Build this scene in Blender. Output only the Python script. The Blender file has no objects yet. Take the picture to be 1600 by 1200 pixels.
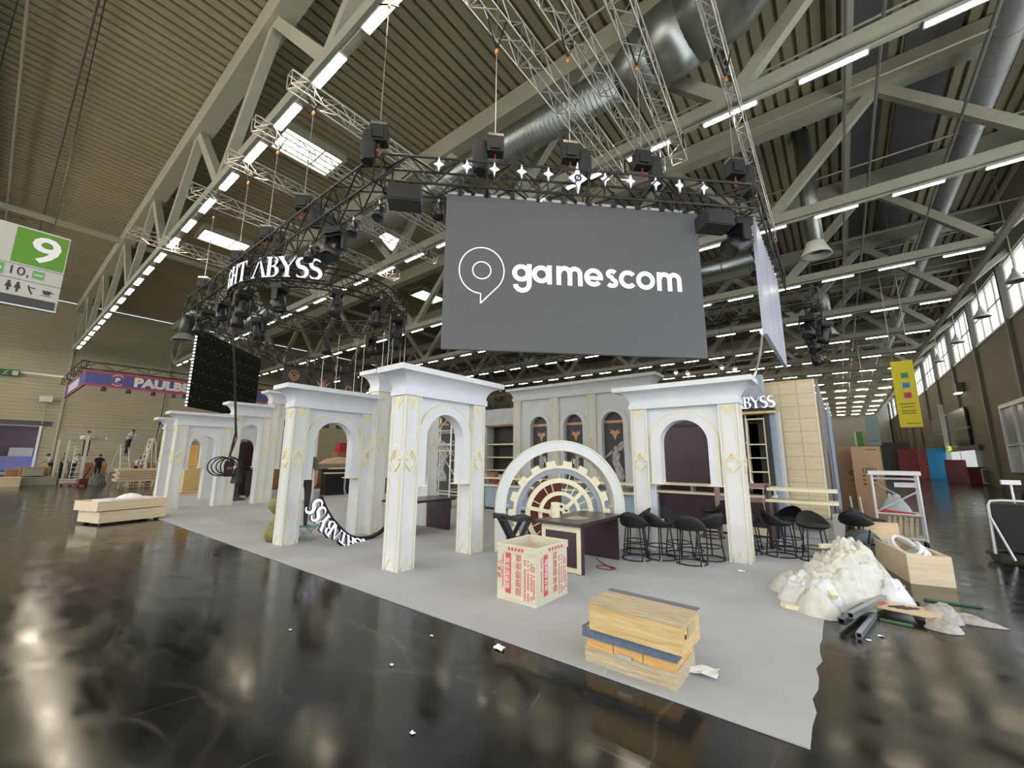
import bpy, math, random
from mathutils import Vector, Matrix
random.seed(7)
SC = bpy.context.scene
COL = SC.collection
PI = math.pi
# ---------------------------------------------------------------- camera
F, YAW, PITCH, ROLL, H = 643.413, -0.669072, 0.179248, 0.00802864, 1.7
cd = bpy.data.cameras.new('camera'); cam = bpy.data.objects.new('camera', cd); COL.objects.link(cam)
cd.sensor_width = 36; cd.lens = F / 1600 * 36; cd.clip_end = 600; cd.clip_start = 0.05
fw = Vector((math.sin(YAW) * math.cos(PITCH), math.cos(YAW) * math.cos(PITCH), math.sin(PITCH)))
rt = Vector((math.cos(YAW), -math.sin(YAW), 0)); up = rt.cross(fw)
r2 = rt * math.cos(ROLL) + up * math.sin(ROLL); u2 = -rt * math.sin(ROLL) + up * math.cos(ROLL)
cam.matrix_world = Matrix(((r2.x, u2.x, -fw.x, 0), (r2.y, u2.y, -fw.y, 0), (r2.z, u2.z, -fw.z, H), (0, 0, 0, 1)))
SC.camera = cam
# ---------------------------------------------------------------- light
w = bpy.data.worlds.new('World'); SC.world = w; w.use_nodes = True
wb = w.node_tree.nodes['Background']; wb.inputs[0].default_value = (0.90, 0.95, 1.0, 1); wb.inputs[1].default_value = 2.7
SC.view_settings.view_transform = 'Standard'; SC.view_settings.look = 'None'
SC.view_settings.gamma = 1.0; SC.view_settings.use_curve_mapping = False
SC.view_settings.exposure = 0.0
SC.cycles.use_denoising = True
SC.cycles.max_bounces = 7; SC.cycles.diffuse_bounces = 4; SC.cycles.glossy_bounces = 3
SC.cycles.transparent_max_bounces = 6; SC.cycles.sample_clamp_indirect = 6.0
SC.cycles.caustics_reflective = False; SC.cycles.caustics_refractive = False
# ---------------------------------------------------------------- materials
MATS = {}
def mat(name, col, rough=0.6, metal=0.0, var=0.0, scale=8.0, stretch=(1, 1, 1), bump=0.0, emit=0.0, spec=0.5, alpha=1.0, coat=0.0):
    if name in MATS: return MATS[name]
    m = bpy.data.materials.new(name); m.use_nodes = True; nt = m.node_tree; b = nt.nodes['Principled BSDF']
    c = tuple(col) + (1,)
    b.inputs['Base Color'].default_value = c; b.inputs['Roughness'].default_value = rough
    b.inputs['Metallic'].default_value = metal; b.inputs['Specular IOR Level'].default_value = spec
    if alpha < 1: b.inputs['Alpha'].default_value = alpha
    if coat: b.inputs['Coat Weight'].default_value = coat
    if emit:
        b.inputs['Emission Color'].default_value = c; b.inputs['Emission Strength'].default_value = emit
    if var or bump:
        tc = nt.nodes.new('ShaderNodeTexCoord'); mp = nt.nodes.new('ShaderNodeMapping'); nz = nt.nodes.new('ShaderNodeTexNoise')
        mp.inputs['Scale'].default_value = stretch
        nz.inputs['Scale'].default_value = scale; nz.inputs['Detail'].default_value = 4
        nt.links.new(tc.outputs['Object'], mp.inputs[0]); nt.links.new(mp.outputs[0], nz.inputs['Vector'])
        if var:
            rp = nt.nodes.new('ShaderNodeValToRGB'); e = rp.color_ramp.elements
            e[0].position = .3; e[1].position = .7
            e[0].color = tuple(max(0, x * (1 - var)) for x in col) + (1,); e[1].color = tuple(min(1, x * (1 + var)) for x in col) + (1,)
            nt.links.new(nz.outputs[0], rp.inputs[0]); nt.links.new(rp.outputs[0], b.inputs['Base Color'])
        if bump:
            bp = nt.nodes.new('ShaderNodeBump'); bp.inputs['Strength'].default_value = bump; bp.inputs['Distance'].default_value = .02
            nt.links.new(nz.outputs[0], bp.inputs['Height']); nt.links.new(bp.outputs[0], b.inputs['Normal'])
    MATS[name] = m; return m
def wood(name, a, b2, scale=3.0, stretch=(1, 12, 12), rough=.55):
    m = mat(name, a, rough); nt = m.node_tree; b = nt.nodes['Principled BSDF']
    tc = nt.nodes.new('ShaderNodeTexCoord'); mp = nt.nodes.new('ShaderNodeMapping'); mp.inputs['Scale'].default_value = stretch
    nz = nt.nodes.new('ShaderNodeTexNoise'); nz.inputs['Scale'].default_value = scale; nz.inputs['Detail'].default_value = 6; nz.inputs['Distortion'].default_value = 1.2
    rp = nt.nodes.new('ShaderNodeValToRGB'); e = rp.color_ramp.elements; e[0].position = .35; e[1].position = .65
    e[0].color = tuple(a) + (1,); e[1].color = tuple(b2) + (1,)
    nt.links.new(tc.outputs['Object'], mp.inputs[0]); nt.links.new(mp.outputs[0], nz.inputs['Vector']); nt.links.new(nz.outputs[0], rp.inputs[0])
    nt.links.new(rp.outputs[0], b.inputs['Base Color']); return m
WHITE = mat('arch_white', (.72, .74, .77), .45, var=.03, scale=3)
CREAM = mat('cream_trim', (.80, .74, .50), .5, var=.04)
CREAM2 = mat('cream_board', (.82, .77, .55), .55, var=.04)
GREYWALL = mat('grey_wall_paint', (.52, .53, .53), .6, var=.05, scale=2)
BLUEGREY = mat('blue_grey_panel', (.33, .42, .52), .55, var=.15, scale=3)
MAROON = mat('maroon_board', (.050, .022, .030), .35, var=.15, scale=2)
MAROONTOP = mat('maroon_top', (.045, .03, .03), .3, var=.1, scale=2)
BLACK = mat('black_metal', (.006, .006, .0065), .4)
BLACKP = mat('black_plastic', (.008, .0085, .009), .55)
DKFAB = mat('black_upholstery', (.007, .009, .010), .6, var=.2, scale=60, bump=.1)
ALU = mat('aluminium', (.62, .61, .58), .35, metal=.9)
ALUW = mat('bright_aluminium', (.70, .70, .68), .4, metal=.6)
STEELP = mat('painted_steel', (.44, .425, .33), .5, var=.05, scale=1.5)
DUCT = mat('galvanised_duct', (.40, .42, .39), .36, metal=.9, var=.12, scale=2, bump=.05)
DECK = mat('roof_deck', (.355, .32, .21), .6, var=.08, scale=.4)
CHROME = mat('chrome', (.8, .8, .8), .15, metal=1)
PURE = mat('white_print', (.86, .86, .88), .5)
LIGHTP = wood('light_plywood', (.66, .50, .30), (.78, .63, .42), 2.2)
PALEP = wood('pale_plywood', (.74, .60, .40), (.82, .70, .50), 2)
YELWOOD = wood('yellow_plywood', (.62, .42, .17), (.76, .58, .30), 2.5)
ORWOOD = wood('orange_plywood', (.66, .36, .10), (.78, .50, .20), 2.5)
OLDWOOD = wood('worn_wood', (.42, .33, .20), (.60, .52, .36), 4)
BROWNWOOD = wood('brown_wood', (.16, .09, .045), (.25, .15, .08), 3)
CARD = mat('cardboard', (.36, .235, .135), .8, var=.06, scale=3)
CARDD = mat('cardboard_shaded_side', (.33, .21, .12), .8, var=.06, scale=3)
SKIN = mat('skin', (.42, .24, .16), .6)
HAIR = mat('dark_hair', (.02, .014, .01), .7)
DENIM = mat('dark_cloth', (.02, .021, .025), .85)
RED = mat('red_paint', (.45, .03, .03), .5)
LAMP = mat('strip_light_glow', (1.0, .885, .68), .5, emit=55.0)
# ---------------------------------------------------------------- builders
CH = {}
def link(o, parent=None):
    COL.objects.link(o)
    if parent is not None:
        o.parent = parent; CH.setdefault(parent.name, []).append(o)
    return o
def tag(o, label, cat, group=None, kind=None):
    o['label'] = label; o['category'] = cat
    if group: o['group'] = group
    if kind: o['kind'] = kind
    return o
def struct(o):
    o['kind'] = 'structure'; return o
def stuff(o):
    o['kind'] = 'stuff'; return o
def empty(name, loc=(0, 0, 0), rz=0.0):
    o = bpy.data.objects.new(name, None); o.empty_display_size = .1; COL.objects.link(o); o.location = loc; o.rotation_euler = (0, 0, rz); return o
def thing(name, loc, rz, label, cat, group=None):
    return tag(empty(name, loc, rz), label, cat, group)
def dup(o, loc=None, rz=None, label=None, group=None, parent=None):
    c = o.copy(); COL.objects.link(c)
    if parent is not None:
        c.parent = parent; CH.setdefault(parent.name, []).append(c)
    for k in list(CH.get(o.name, ())): dup(k, parent=c)
    if loc is not None: c.location = loc
    if rz is not None: c.rotation_euler = (c.rotation_euler[0], c.rotation_euler[1], rz)
    if label: c['label'] = label
    if group: c['group'] = group
    return c
def frame(p, q):
    d = (Vector(q) - Vector(p)); L = d.length; d = d / L if L > 1e-9 else Vector((0, 0, 1))
    a = Vector((0, 0, 1)) if abs(d.z) < .9 else Vector((1, 0, 0))
    s = d.cross(a).normalized(); return d, s, s.cross(d).normalized(), L
class G:
    """collects boxes, tubes and plates for one mesh"""
    def __init__(self): self.v = []; self.f = []; self.mi = []; self.cur = 0
    def add(self, vs, fs):
        n = len(self.v); self.v += [tuple(x) for x in vs]
        for f in fs: self.f.append(tuple(i + n for i in f)); self.mi.append(self.cur)
        return self
    def box(self, x0, x1, y0, y1, z0, z1):
        if x0 > x1: x0, x1 = x1, x0
        if y0 > y1: y0, y1 = y1, y0
        if z0 > z1: z0, z1 = z1, z0
        return self.add([(x0, y0, z0), (x1, y0, z0), (x1, y1, z0), (x0, y1, z0), (x0, y0, z1), (x1, y0, z1), (x1, y1, z1), (x0, y1, z1)],
                        [(0, 3, 2, 1), (4, 5, 6, 7), (0, 1, 5, 4), (1, 2, 6, 5), (2, 3, 7, 6), (3, 0, 4, 7)])
    def bar(self, p, q, w, h=None):
        h = h or w; d, s, u, L = frame(p, q); p = Vector(p); q = Vector(q); vs = []
        for c in (p, q):
            for a, b in ((-1, -1), (1, -1), (1, 1), (-1, 1)): vs.append(c + s * a * w / 2 + u * b * h / 2)
        return self.add(vs, [(0, 1, 2, 3), (4, 7, 6, 5), (0, 4, 5, 1), (1, 5, 6, 2), (2, 6, 7, 3), (3, 7, 4, 0)])
    def tube(self, pts, r, n=6, closed=False, caps=True):
        pts = [Vector(p) for p in pts]; rs = r if isinstance(r, (list, tuple)) else [r] * len(pts)
        base = len(self.v); m = len(pts); s0 = None
        for i, p in enumerate(pts):
            a = pts[i - 1] if (i > 0 or closed) else p; b = pts[(i + 1) % m] if (i < m - 1 or closed) else p
            d = (b - a).normalized()
            if s0 is None:
                t = Vector((0, 0, 1)) if abs(d.z) < .9 else Vector((1, 0, 0)); s0 = d.cross(t).normalized()
            s0 = (s0 - d * s0.dot(d)).normalized(); u = d.cross(s0)
            for k in range(n):
                an = 2 * PI * k / n; self.v.append(tuple(p + (s0 * math.cos(an) + u * math.sin(an)) * rs[i]))
        for i in range(m if closed else m - 1):
            j = (i + 1) % m
            for k in range(n):
                l = (k + 1) % n
                self.f.append((base + i * n + k, base + i * n + l, base + j * n + l, base + j * n + k)); self.mi.append(self.cur)
        if caps and not closed:
            self.f.append(tuple(base + k for k in reversed(range(n)))); self.mi.append(self.cur)
            self.f.append(tuple(base + (m - 1) * n + k for k in range(n))); self.mi.append(self.cur)
        return self
    def lathe(self, prof, n=16, c=(0, 0, 0), axis='z', a0=0, a1=2 * PI):
        base = len(self.v); full = abs(a1 - a0 - 2 * PI) < 1e-6; N = n if full else n + 1
        for r, z in prof:
            for k in range(N):
                a = a0 + (a1 - a0) * k / n; x, y = r * math.cos(a), r * math.sin(a)
                p = {'z': (x, y, z), 'x': (z, x, y), 'y': (x, z, y)}[axis]
                self.v.append((c[0] + p[0], c[1] + p[1], c[2] + p[2]))
        for i in range(len(prof) - 1):
            for k in range(n):
                l = (k + 1) % N
                self.f.append((base + i * N + k, base + i * N + l, base + (i + 1) * N + l, base + (i + 1) * N + k)); self.mi.append(self.cur)
        return self
    def prism(self, poly, d0, d1, axis='y'):
        """poly in (u, v) extruded; axis y: (u, d, v); axis z: (u, v, d); axis x: (d, u, v)"""
        n = len(poly); P = {'y': lambda u, v, d: (u, d, v), 'z': lambda u, v, d: (u, v, d), 'x': lambda u, v, d: (d, u, v)}[axis]
        vs = [P(u, v, d0) for u, v in poly] + [P(u, v, d1) for u, v in poly]
        return self.add(vs, [tuple(range(n)), tuple(reversed(range(n, 2 * n)))] + [(i, i + n, (i + 1) % n + n, (i + 1) % n) for i in range(n)])
    def ribbon(self, A, B, d0, d1, axis='y', closed=False):
        """a flat strip between polylines A and B (u, v), extruded from d0 to d1"""
        P = {'y': lambda p, d: (p[0], d, p[1]), 'z': lambda p, d: (p[0], p[1], d), 'x': lambda p, d: (d, p[0], p[1])}[axis]
        n = len(A); vs = []
        for a, b in zip(A, B): vs += [P(a, d0), P(b, d0), P(b, d1), P(a, d1)]
        fs = []
        for i in range(n if closed else n - 1):
            j = (i + 1) % n
            for k in range(4): l = (k + 1) % 4; fs.append((4 * i + k, 4 * i + l, 4 * j + l, 4 * j + k))
        if not closed: fs += [(3, 2, 1, 0), (4 * n - 4, 4 * n - 3, 4 * n - 2, 4 * n - 1)]
        return self.add(vs, fs)
    def stroke(self, pts, wid, d0, d1, axis='y'):
        ws = wid if isinstance(wid, (list, tuple)) else [wid] * len(pts); A = []; B = []
        for i, p in enumerate(pts):
            a = pts[max(i - 1, 0)]; b = pts[min(i + 1, len(pts) - 1)]
            dx, dy = b[0] - a[0], b[1] - a[1]; L = math.hypot(dx, dy) or 1; nx, ny = -dy / L, dx / L
            A.append((p[0] + nx * ws[i] / 2, p[1] + ny * ws[i] / 2)); B.append((p[0] - nx * ws[i] / 2, p[1] - ny * ws[i] / 2))
        return self.ribbon(A, B, d0, d1, axis)
    def ring(self, c, r0, r1, d0, d1, axis='y', n=40, a0=0, a1=2 * PI):
        full = abs(a1 - a0 - 2 * PI) < 1e-6; N = n if full else n + 1
        an = [a0 + (a1 - a0) * k / n for k in range(N)]
        return self.ribbon([(c[0] + r1 * math.cos(a), c[1] + r1 * math.sin(a)) for a in an], [(c[0] + r0 * math.cos(a), c[1] + r0 * math.sin(a)) for a in an], d0, d1, axis, full)
    def ball(self, c, rx, ry=None, rz=None, n=10, m=7):
        ry = ry or rx; rz = rz or rx; prof = [(math.sin(PI * i / m), -math.cos(PI * i / m)) for i in range(m + 1)]
        b = len(self.v); self.lathe([(max(r, 1e-4), z) for r, z in prof], n)
        for i in range(b, len(self.v)):
            x, y, z = self.v[i]; self.v[i] = (c[0] + x * rx, c[1] + y * ry, c[2] + z * rz)
        return self
    def build(self, name, m, parent=None, smooth=False):
        me = bpy.data.meshes.new(name); me.from_pydata(self.v, [], self.f)
        ms = m if isinstance(m, (list, tuple)) else [m]
        for x in ms: me.materials.append(x)
        if len(ms) > 1: me.polygons.foreach_set('material_index', self.mi)
        me.validate(); 
        if smooth: me.polygons.foreach_set('use_smooth', [True] * len(me.polygons))
        me.update()
        return link(bpy.data.objects.new(name, me), parent)
def fixn(o):
    """consistent outward normals, in place"""
    import bmesh
    bm = bmesh.new(); bm.from_mesh(o.data); bmesh.ops.recalc_face_normals(bm, faces=bm.faces); bm.to_mesh(o.data); bm.free(); return o
def words(name, txt, size, m, parent, loc, rot=(PI / 2, 0, 0), ext=.002, off=0.0, align='CENTER', sx=1.0):
    c = bpy.data.curves.new(name, 'FONT'); c.body = txt; c.size = size; c.extrude = ext; c.offset = off; c.align_x = align; c.align_y = 'CENTER'; c.resolution_u = 3
    t = bpy.data.objects.new(name, c); COL.objects.link(t); bpy.context.view_layer.update()
    me = bpy.data.meshes.new_from_object(t.evaluated_get(bpy.context.evaluated_depsgraph_get())); bpy.data.objects.remove(t)
    me.materials.clear(); me.materials.append(m); o = link(bpy.data.objects.new(name, me), parent); o.location = loc; o.rotation_euler = rot; o.scale = (sx, 1, 1); return o
ORD = ['first', 'second', 'third', 'fourth', 'fifth', 'sixth', 'seventh', 'eighth', 'ninth', 'tenth', 'eleventh', 'twelfth', 'thirteenth', 'fourteenth', 'fifteenth',
       'sixteenth', 'seventeenth', 'eighteenth', 'nineteenth', 'twentieth', 'twenty-first', 'twenty-second', 'twenty-third', 'twenty-fourth', 'twenty-fifth', 'twenty-sixth', 'twenty-seventh', 'twenty-eighth', 'twenty-ninth', 'thirtieth']
# ================================================================ SETTING
XL, XR, YN, YF = -57.5, 8.5, -26.0, 112.0
XC = -24.5
def floor_material():
    m = mat('dark_hall_floor', (.020, .020, .020), .22); nt = m.node_tree; b = nt.nodes['Principled BSDF']; L = nt.links.new
    tc = nt.nodes.new('ShaderNodeTexCoord')
    def noise(sc, stretch=(1, 1, 1), rot=0, det=4, dist=0):
        mp = nt.nodes.new('ShaderNodeMapping'); mp.inputs['Scale'].default_value = stretch; mp.inputs['Rotation'].default_value = (0, 0, rot)
        n = nt.nodes.new('ShaderNodeTexNoise'); n.inputs['Scale'].default_value = sc; n.inputs['Detail'].default_value = det; n.inputs['Distortion'].default_value = dist
        L(tc.outputs['Object'], mp.inputs[0]); L(mp.outputs[0], n.inputs['Vector']); return n.outputs[0]
    def ramp(x, p0, c0, p1, c1):
        r = nt.nodes.new('ShaderNodeValToRGB'); e = r.color_ramp.elements; e[0].position = p0; e[1].position = p1; e[0].color = (c0, c0, c0, 1); e[1].color = (c1, c1, c1, 1); L(x, r.inputs[0]); return r.outputs[0]
    def mix(a, c, fac, t='MIX'):
        n = nt.nodes.new('ShaderNodeMix'); n.data_type = 'RGBA'; n.blend_type = t
        for s, x in ((6, a), (7, c)):
            if isinstance(x, tuple): n.inputs[s].default_value = x
            else: L(x, n.inputs[s])
        if isinstance(fac, float): n.inputs[0].default_value = fac
        else: L(fac, n.inputs[0])
        return n.outputs[2]
    base = mix((.007, .007, .007, 1), (.016, .0155, .014, 1), ramp(noise(.7), .35, 0, .7, 1))
    s1 = ramp(noise(1.0, (.10, 5.0, 1), .5, 5, .35), .68, 0, .78, .8); s2 = ramp(noise(1.1, (5.2, .09, 1), .3, 5, .35), .69, 0, .79, .8)
    s3 = ramp(noise(28, (1, 1, 1)), .68, 0, .78, 1)
    base = mix(base, (.10, .096, .088, 1), s1); base = mix(base, (.08, .077, .07, 1), s2); base = mix(base, (.03, .029, .026, 1), s3)
    def scuff(sc, stretch, rot, w0, w1, seed):
        mp = nt.nodes.new('ShaderNodeMapping'); mp.inputs['Scale'].default_value = stretch; mp.inputs['Rotation'].default_value = (0, 0, rot); mp.inputs['Location'].default_value = (seed, seed * 2, 0)
        v = nt.nodes.new('ShaderNodeTexVoronoi'); v.feature = 'DISTANCE_TO_EDGE'; v.inputs['Scale'].default_value = sc
        dn = nt.nodes.new('ShaderNodeTexNoise'); dn.inputs['Scale'].default_value = .6; ad = nt.nodes.new('ShaderNodeVectorMath'); ad.operation = 'ADD'
        L(tc.outputs['Object'], mp.inputs[0]); L(tc.outputs['Object'], dn.inputs['Vector']); L(mp.outputs[0], ad.inputs[0]); L(dn.outputs['Color'], ad.inputs[1]); L(ad.outputs[0], v.inputs['Vector'])
        ln = ramp(v.outputs['Distance'], w0, 1, w1, 0); mk = ramp(noise(.9, (1, 1, 1), seed, 5, 1.0), .42, 0, .66, .75)
        m_ = nt.nodes.new('ShaderNodeMath'); m_.operation = 'MULTIPLY'; L(ln, m_.inputs[0]); L(mk, m_.inputs[1]); return m_.outputs[0]
    base = mix(base, (.06, .058, .052, 1), scuff(.45, (.16, 1.6, 1), .55, .003, .014, 1.3)); base = mix(base, (.055, .053, .048, 1), scuff(.6, (1.8, .16, 1), .25, .003, .014, 4.1)); base = mix(base, (.05, .048, .044, 1), scuff(.9, (.3, 1.4, 1), -.35, .003, .02, 7.7))
    bk = nt.nodes.new('ShaderNodeTexBrick'); mp = nt.nodes.new('ShaderNodeMapping'); L(tc.outputs['Object'], mp.inputs[0]); L(mp.outputs[0], bk.inputs['Vector'])
    bk.inputs['Scale'].default_value = .2; bk.inputs['Mortar Size'].default_value = .0016; bk.inputs['Brick Width'].default_value = 1.0; bk.inputs['Row Height'].default_value = .6; bk.offset = 0
    base = mix(base, (.004, .004, .004, 1), bk.outputs['Fac'])
    L(base, b.inputs['Base Color'])
    b.inputs['Specular IOR Level'].default_value = .38
    rr = ramp(noise(1.7, (1, 2.2, 1), .4, 5, .4), .3, .09, .75, .24); L(rr, b.inputs['Roughness'])
    bp = nt.nodes.new('ShaderNodeBump'); bp.inputs['Strength'].default_value = .035; bp.inputs['Distance'].default_value = .01
    L(noise(5, (1, 1, 1), 0, 5), bp.inputs['Height']); L(bp.outputs[0], b.inputs['Normal'])
    return m
fl = struct(G().box(XL - .2, XR + .2, YN, YF, -.2, 0).build('floor', floor_material()))
# exhibition carpet
def carpet_material():
    m = mat('grey_carpet', (.42, .432, .465), .95, var=.08, scale=1.2, bump=.0); return m
g = G(); n = 40
pts = [(-14.65, 3.23), (-.33, 3.32)]
for i in range(14): pts.append((-.33 + (.022 * math.sin(i * 2.3) if i < 9 else 0) + random.uniform(-.006, .006), 3.6 + .19 * i))
pts += [(-.31, 12.4), (-9.6, 12.4), (-22.5, 12.4), (-22.5, 3.3)]
cp = g.prism(pts, .001, .012, 'z').build('carpet', carpet_material()); fixn(cp)
tag(cp, 'grey exhibition carpet laid under the white arches, frayed at one side', 'carpet')
# ---- ceiling: trapezoid roof deck, ribs along Y, two slopes
def roofz(x): return 16.4
def deck(x0, x1):
    g = G(); per = .42; prof = []; x = x0
    while x < x1:
        for dx, dz in ((0, 0), (.27, 0), (.285, .15), (.405, .15)): 
            if x + dx <= x1: prof.append((x + dx, roofz(x + dx) + dz))
        x += per
    prof.append((x1, roofz(x1)))
    vs = []; fs = []
    for i, (a, z) in enumerate(prof):
        vs += [(a, YN, z), (a, YF, z)]
        if i: fs.append((2 * i - 2, 2 * i - 1, 2 * i + 1, 2 * i))
    return g.add(vs, fs)
g = deck(XL - .3, XC); g2 = deck(XC, XR + .3); g.add(g2.v, g2.f)
ceil = struct(g.build('ceiling', DECK))
struct(G().box(XL - .5, XR + .5, YN, YF, 16.6, 16.7).build('roof_skin', DECK, ceil))
LOW = [6.3 - 7.7 * k for k in range(9)]; UPP = [2.45 - 7.7 * k for k in range(8)]
ROWS = [3.96 + 7.5 * i for i in range(15)] + [-3.54, -11.04, -18.54]
webme = {}
for ri, Y in enumerate(ROWS):
    G().box(LOW[-1], LOW[0], Y - .17, Y + .17, 11.3, 11.66).build('truss_chord', STEELP, ceil)
    G().box(LOW[-1], LOW[0] - .6, Y - .06, Y + .06, 11.2, 11.26).build('light_trunking', STEELP, ceil)
    G().box(XL + .1, XR - .1, Y - .32, Y + .32, 15.45, 16.35).build('rafter', STEELP, ceil)
    for k, xl in enumerate(LOW):
        for xu in ((xl - 3.85), (xl + 3.85)):
            if not (XL + 1 < xu < XR - 1): continue
            if (k, xu) not in webme:
                o = G().bar((xl, 0, 11.5), (xu, 0, 15.6), .3, .36).build('truss_brace', STEELP, ceil); webme[(k, xu)] = o; o.location.y = Y
            else: dup(webme[(k, xu)], loc=(0, Y, 0), parent=ceil)
    for xa, xb in ((LOW[0], XR), (LOW[-1], XL)):
        G().bar((xa, Y, 11.48), (xb, Y, 11.48 + .87 * abs(xb - xa)), .3, .3).build('truss_brace', STEELP, ceil)
G().bar((6.42, YN, 11.35), (6.42, YF, 11.35), .22, .22).build('tie_beam', STEELP, ceil)
for xx in (1.6, -36):
    G().bar((xx, YN, roofz(xx) - .75), (xx, YF, roofz(xx) - .75), .28, .3).build('purlin', STEELP, ceil)
for xx, zz in ((1.3, 13.4), (2.1, 13.4), (4.3, 13.0)):
    G().tube([(xx, YN, zz), (xx, YF, zz)], .045, 6).build('sprinkler_pipe', ALU, ceil)
# thin pipes crossing between the trusses
for i in range(40):
    Y = 1.5 + 2.5 * i
    if i % 3 != 1: G().tube([(-6, Y, 14.2), (8.2, Y, 14.2)], .035, 5).build('cross_pipe', STEELP, ceil)
G().tube([(-52, -1.2, 16.1), (-10, -1.2, 16.1)], .05, 6).build('cross_pipe', STEELP, ceil)
for yy in (.2, -7.3): G().tube([(XL, yy, roofz(XL) - .2), (XC, yy, roofz(XC) - .2), (XR, yy, roofz(XR) - .2)], .05, 5).build('cross_pipe', mat('dark_pipe', (.12, .11, .08), .5), ceil)
# blacked-out rooflight strips on the right slope
DARKP = mat('rooflight_blind', (.12, .12, .115), .7, var=.1, scale=.5)
for j, (a, b) in enumerate(((1.15 + .35, 2.85), (3.3, 4.75))):
    for i in range(13):
        y0 = 4.4 + i * 7.5
        G().add([(a, y0, roofz(a) - .06), (b, y0, roofz(b) - .06), (b, y0 + 6.9, roofz(b) - .06), (a, y0 + 6.9, roofz(a) - .06)], [(0, 1, 2, 3)]).build('rooflight_blind', DARKP, ceil)
# rooflights that let the day in
SKYL = mat('rooflight_glow', (1, .98, .96), .5, emit=5)
for i, (x, y) in enumerate([(-18.65, 7.6), (-31.5, 8.1), (-11.0, 45.5), (-20, 38), (-22.5, 14.6), (-28, 23), (-5.0, 53)]):
    z = roofz(x) - .12
    r = struct(empty('window_%d' % (20 + i), (x, y, z)))
    G().box(-.85, .85, -1.3, 1.3, -.02, .0).build('pane', SKYL, r)
    G().box(-1, -.85, -1.45, 1.45, -.25, .1).box(.85, 1, -1.45, 1.45, -.25, .1).box(-.85, .85, -1.45, -1.3, -.25, .1).box(-.85, .85, 1.3, 1.45, -.25, .1).box(-.85, .85, .5, .56, -.06, 0).build('frame', STEELP, r)
# ---- walls
WALLB = mat('beige_cladding', (.42, .39, .27), .7, var=.05, scale=.6)
WALLR = mat('brown_wall_panel', (.10, .091, .058), .6, var=.06, scale=.3)
def cladding(x, y0, y1, z0, z1, gapy=None, gapz=None):
    """horizontal ribbed cladding facing +x with an opening"""
    g = G(); z = z0; h = .33
    while z < z1:
        zt = min(z + h, z1); segs = [(y0, y1)]
        if gapy and z < gapz: segs = [(y0, gapy[0]), (gapy[1], y1)]; zt = min(zt, gapz) if z < gapz < zt else zt
        for a, b in segs:
            vs = []
            for dx, zz in ((0, z), (.03, z + .04), (.03, zt - .04), (0, zt)): vs += [(x + dx, a, zz), (x + dx, b, zz)]
            g.add(vs, [(0, 1, 3, 2), (2, 3, 5, 4), (4, 5, 7, 6)])
            g.box(x - .3, x, a, b, z, zt)
        z = zt
    return g
struct(cladding(XL, YN, YF, 0, 16.3, (-3.4, 3.15), 4.35).build('wall_left', WALLB))
wl = bpy.data.objects['wall_left']
for y in (-7.0, 4.0, 11.5, 19, 26.5):
    G().box(XL, XL + .2, y - .09, y + .09, 0, 16).build('column', STEELP, wl)
G().box(XL, XL + .15, -3.7, 3.6, 4.35, 4.75).build('gate_rail', mat('dark_rail', (.08, .07, .07), .5), wl)
G().box(XL, XL + .08, -30, 5.5, 8.95, 9.1).build('pipe_tray', ALUW, wl)
G().box(XL, XL + .08, 5.9, 9, 8.75, 8.9).build('pipe_tray', ALUW, wl)
# side wall with clerestory windows
wr = struct(empty('wall_right', (0, 0, 0)))
y = YN; i = 0
while y < YF:
    y1 = min(y + 7.46, YF)
    G().box(XR, XR + .25, y, y1, 0.9 if y1 > 24 else 8.2, 9.85).build('panel', WALLR, wr)
    G().box(XR - .16, XR + .2, y1, y1 + .3, 0 if y1 > 20 else 8.2, 16.3).build('column', mat('wall_post', (.12, .11, .09), .5), wr)
    if y1 > 24: G().box(XR - .02, XR + .25, y, y1, 0, .9).build('plinth', mat('wall_plinth', (.10, .085, .065), .4), wr)
    y = y1 + .3 if y1 < YF else YF
G().box(XR - .06, XR + .3, YN, YF, 9.85, 9.98).build('sill', ALUW, wr)
G().box(XR - .02, XR + .3, YN, YF, 13.2, 16.3).build('head', STEELP, wr)
GLASS = mat('window_glass', (.85, .9, .95), .05, alpha=.12)
y = YN + 7.46 + .35; wi = 1
while y < YF - 7:
    wnd = struct(empty('window_%d' % (30 + wi), (XR + .1, y, 9.98)))
    g = G()
    for k in range(5): g.box(-.04, .04, k * 1.78, k * 1.78 + .07, 0, 3.22)
    for zz in (0, 1.57, 3.15): g.box(-.04, .04, 0, 7.19, zz, zz + .07)
    g.build('frame', STEELP, wnd)
    for k in range(4):
        for q in range(2): G().box(-.008, .008, k * 1.78 + .07, k * 1.78 + 1.78, q * 1.57 + .07, q * 1.57 + 1.57).build('pane', GLASS, wnd)
    y += 7.76; wi += 1
struct(G().box(XL, XR, YF, YF + .3, 0, 16.3).build('wall_back', mat('far_wall', (.30, .29, .25), .7)))
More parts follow.
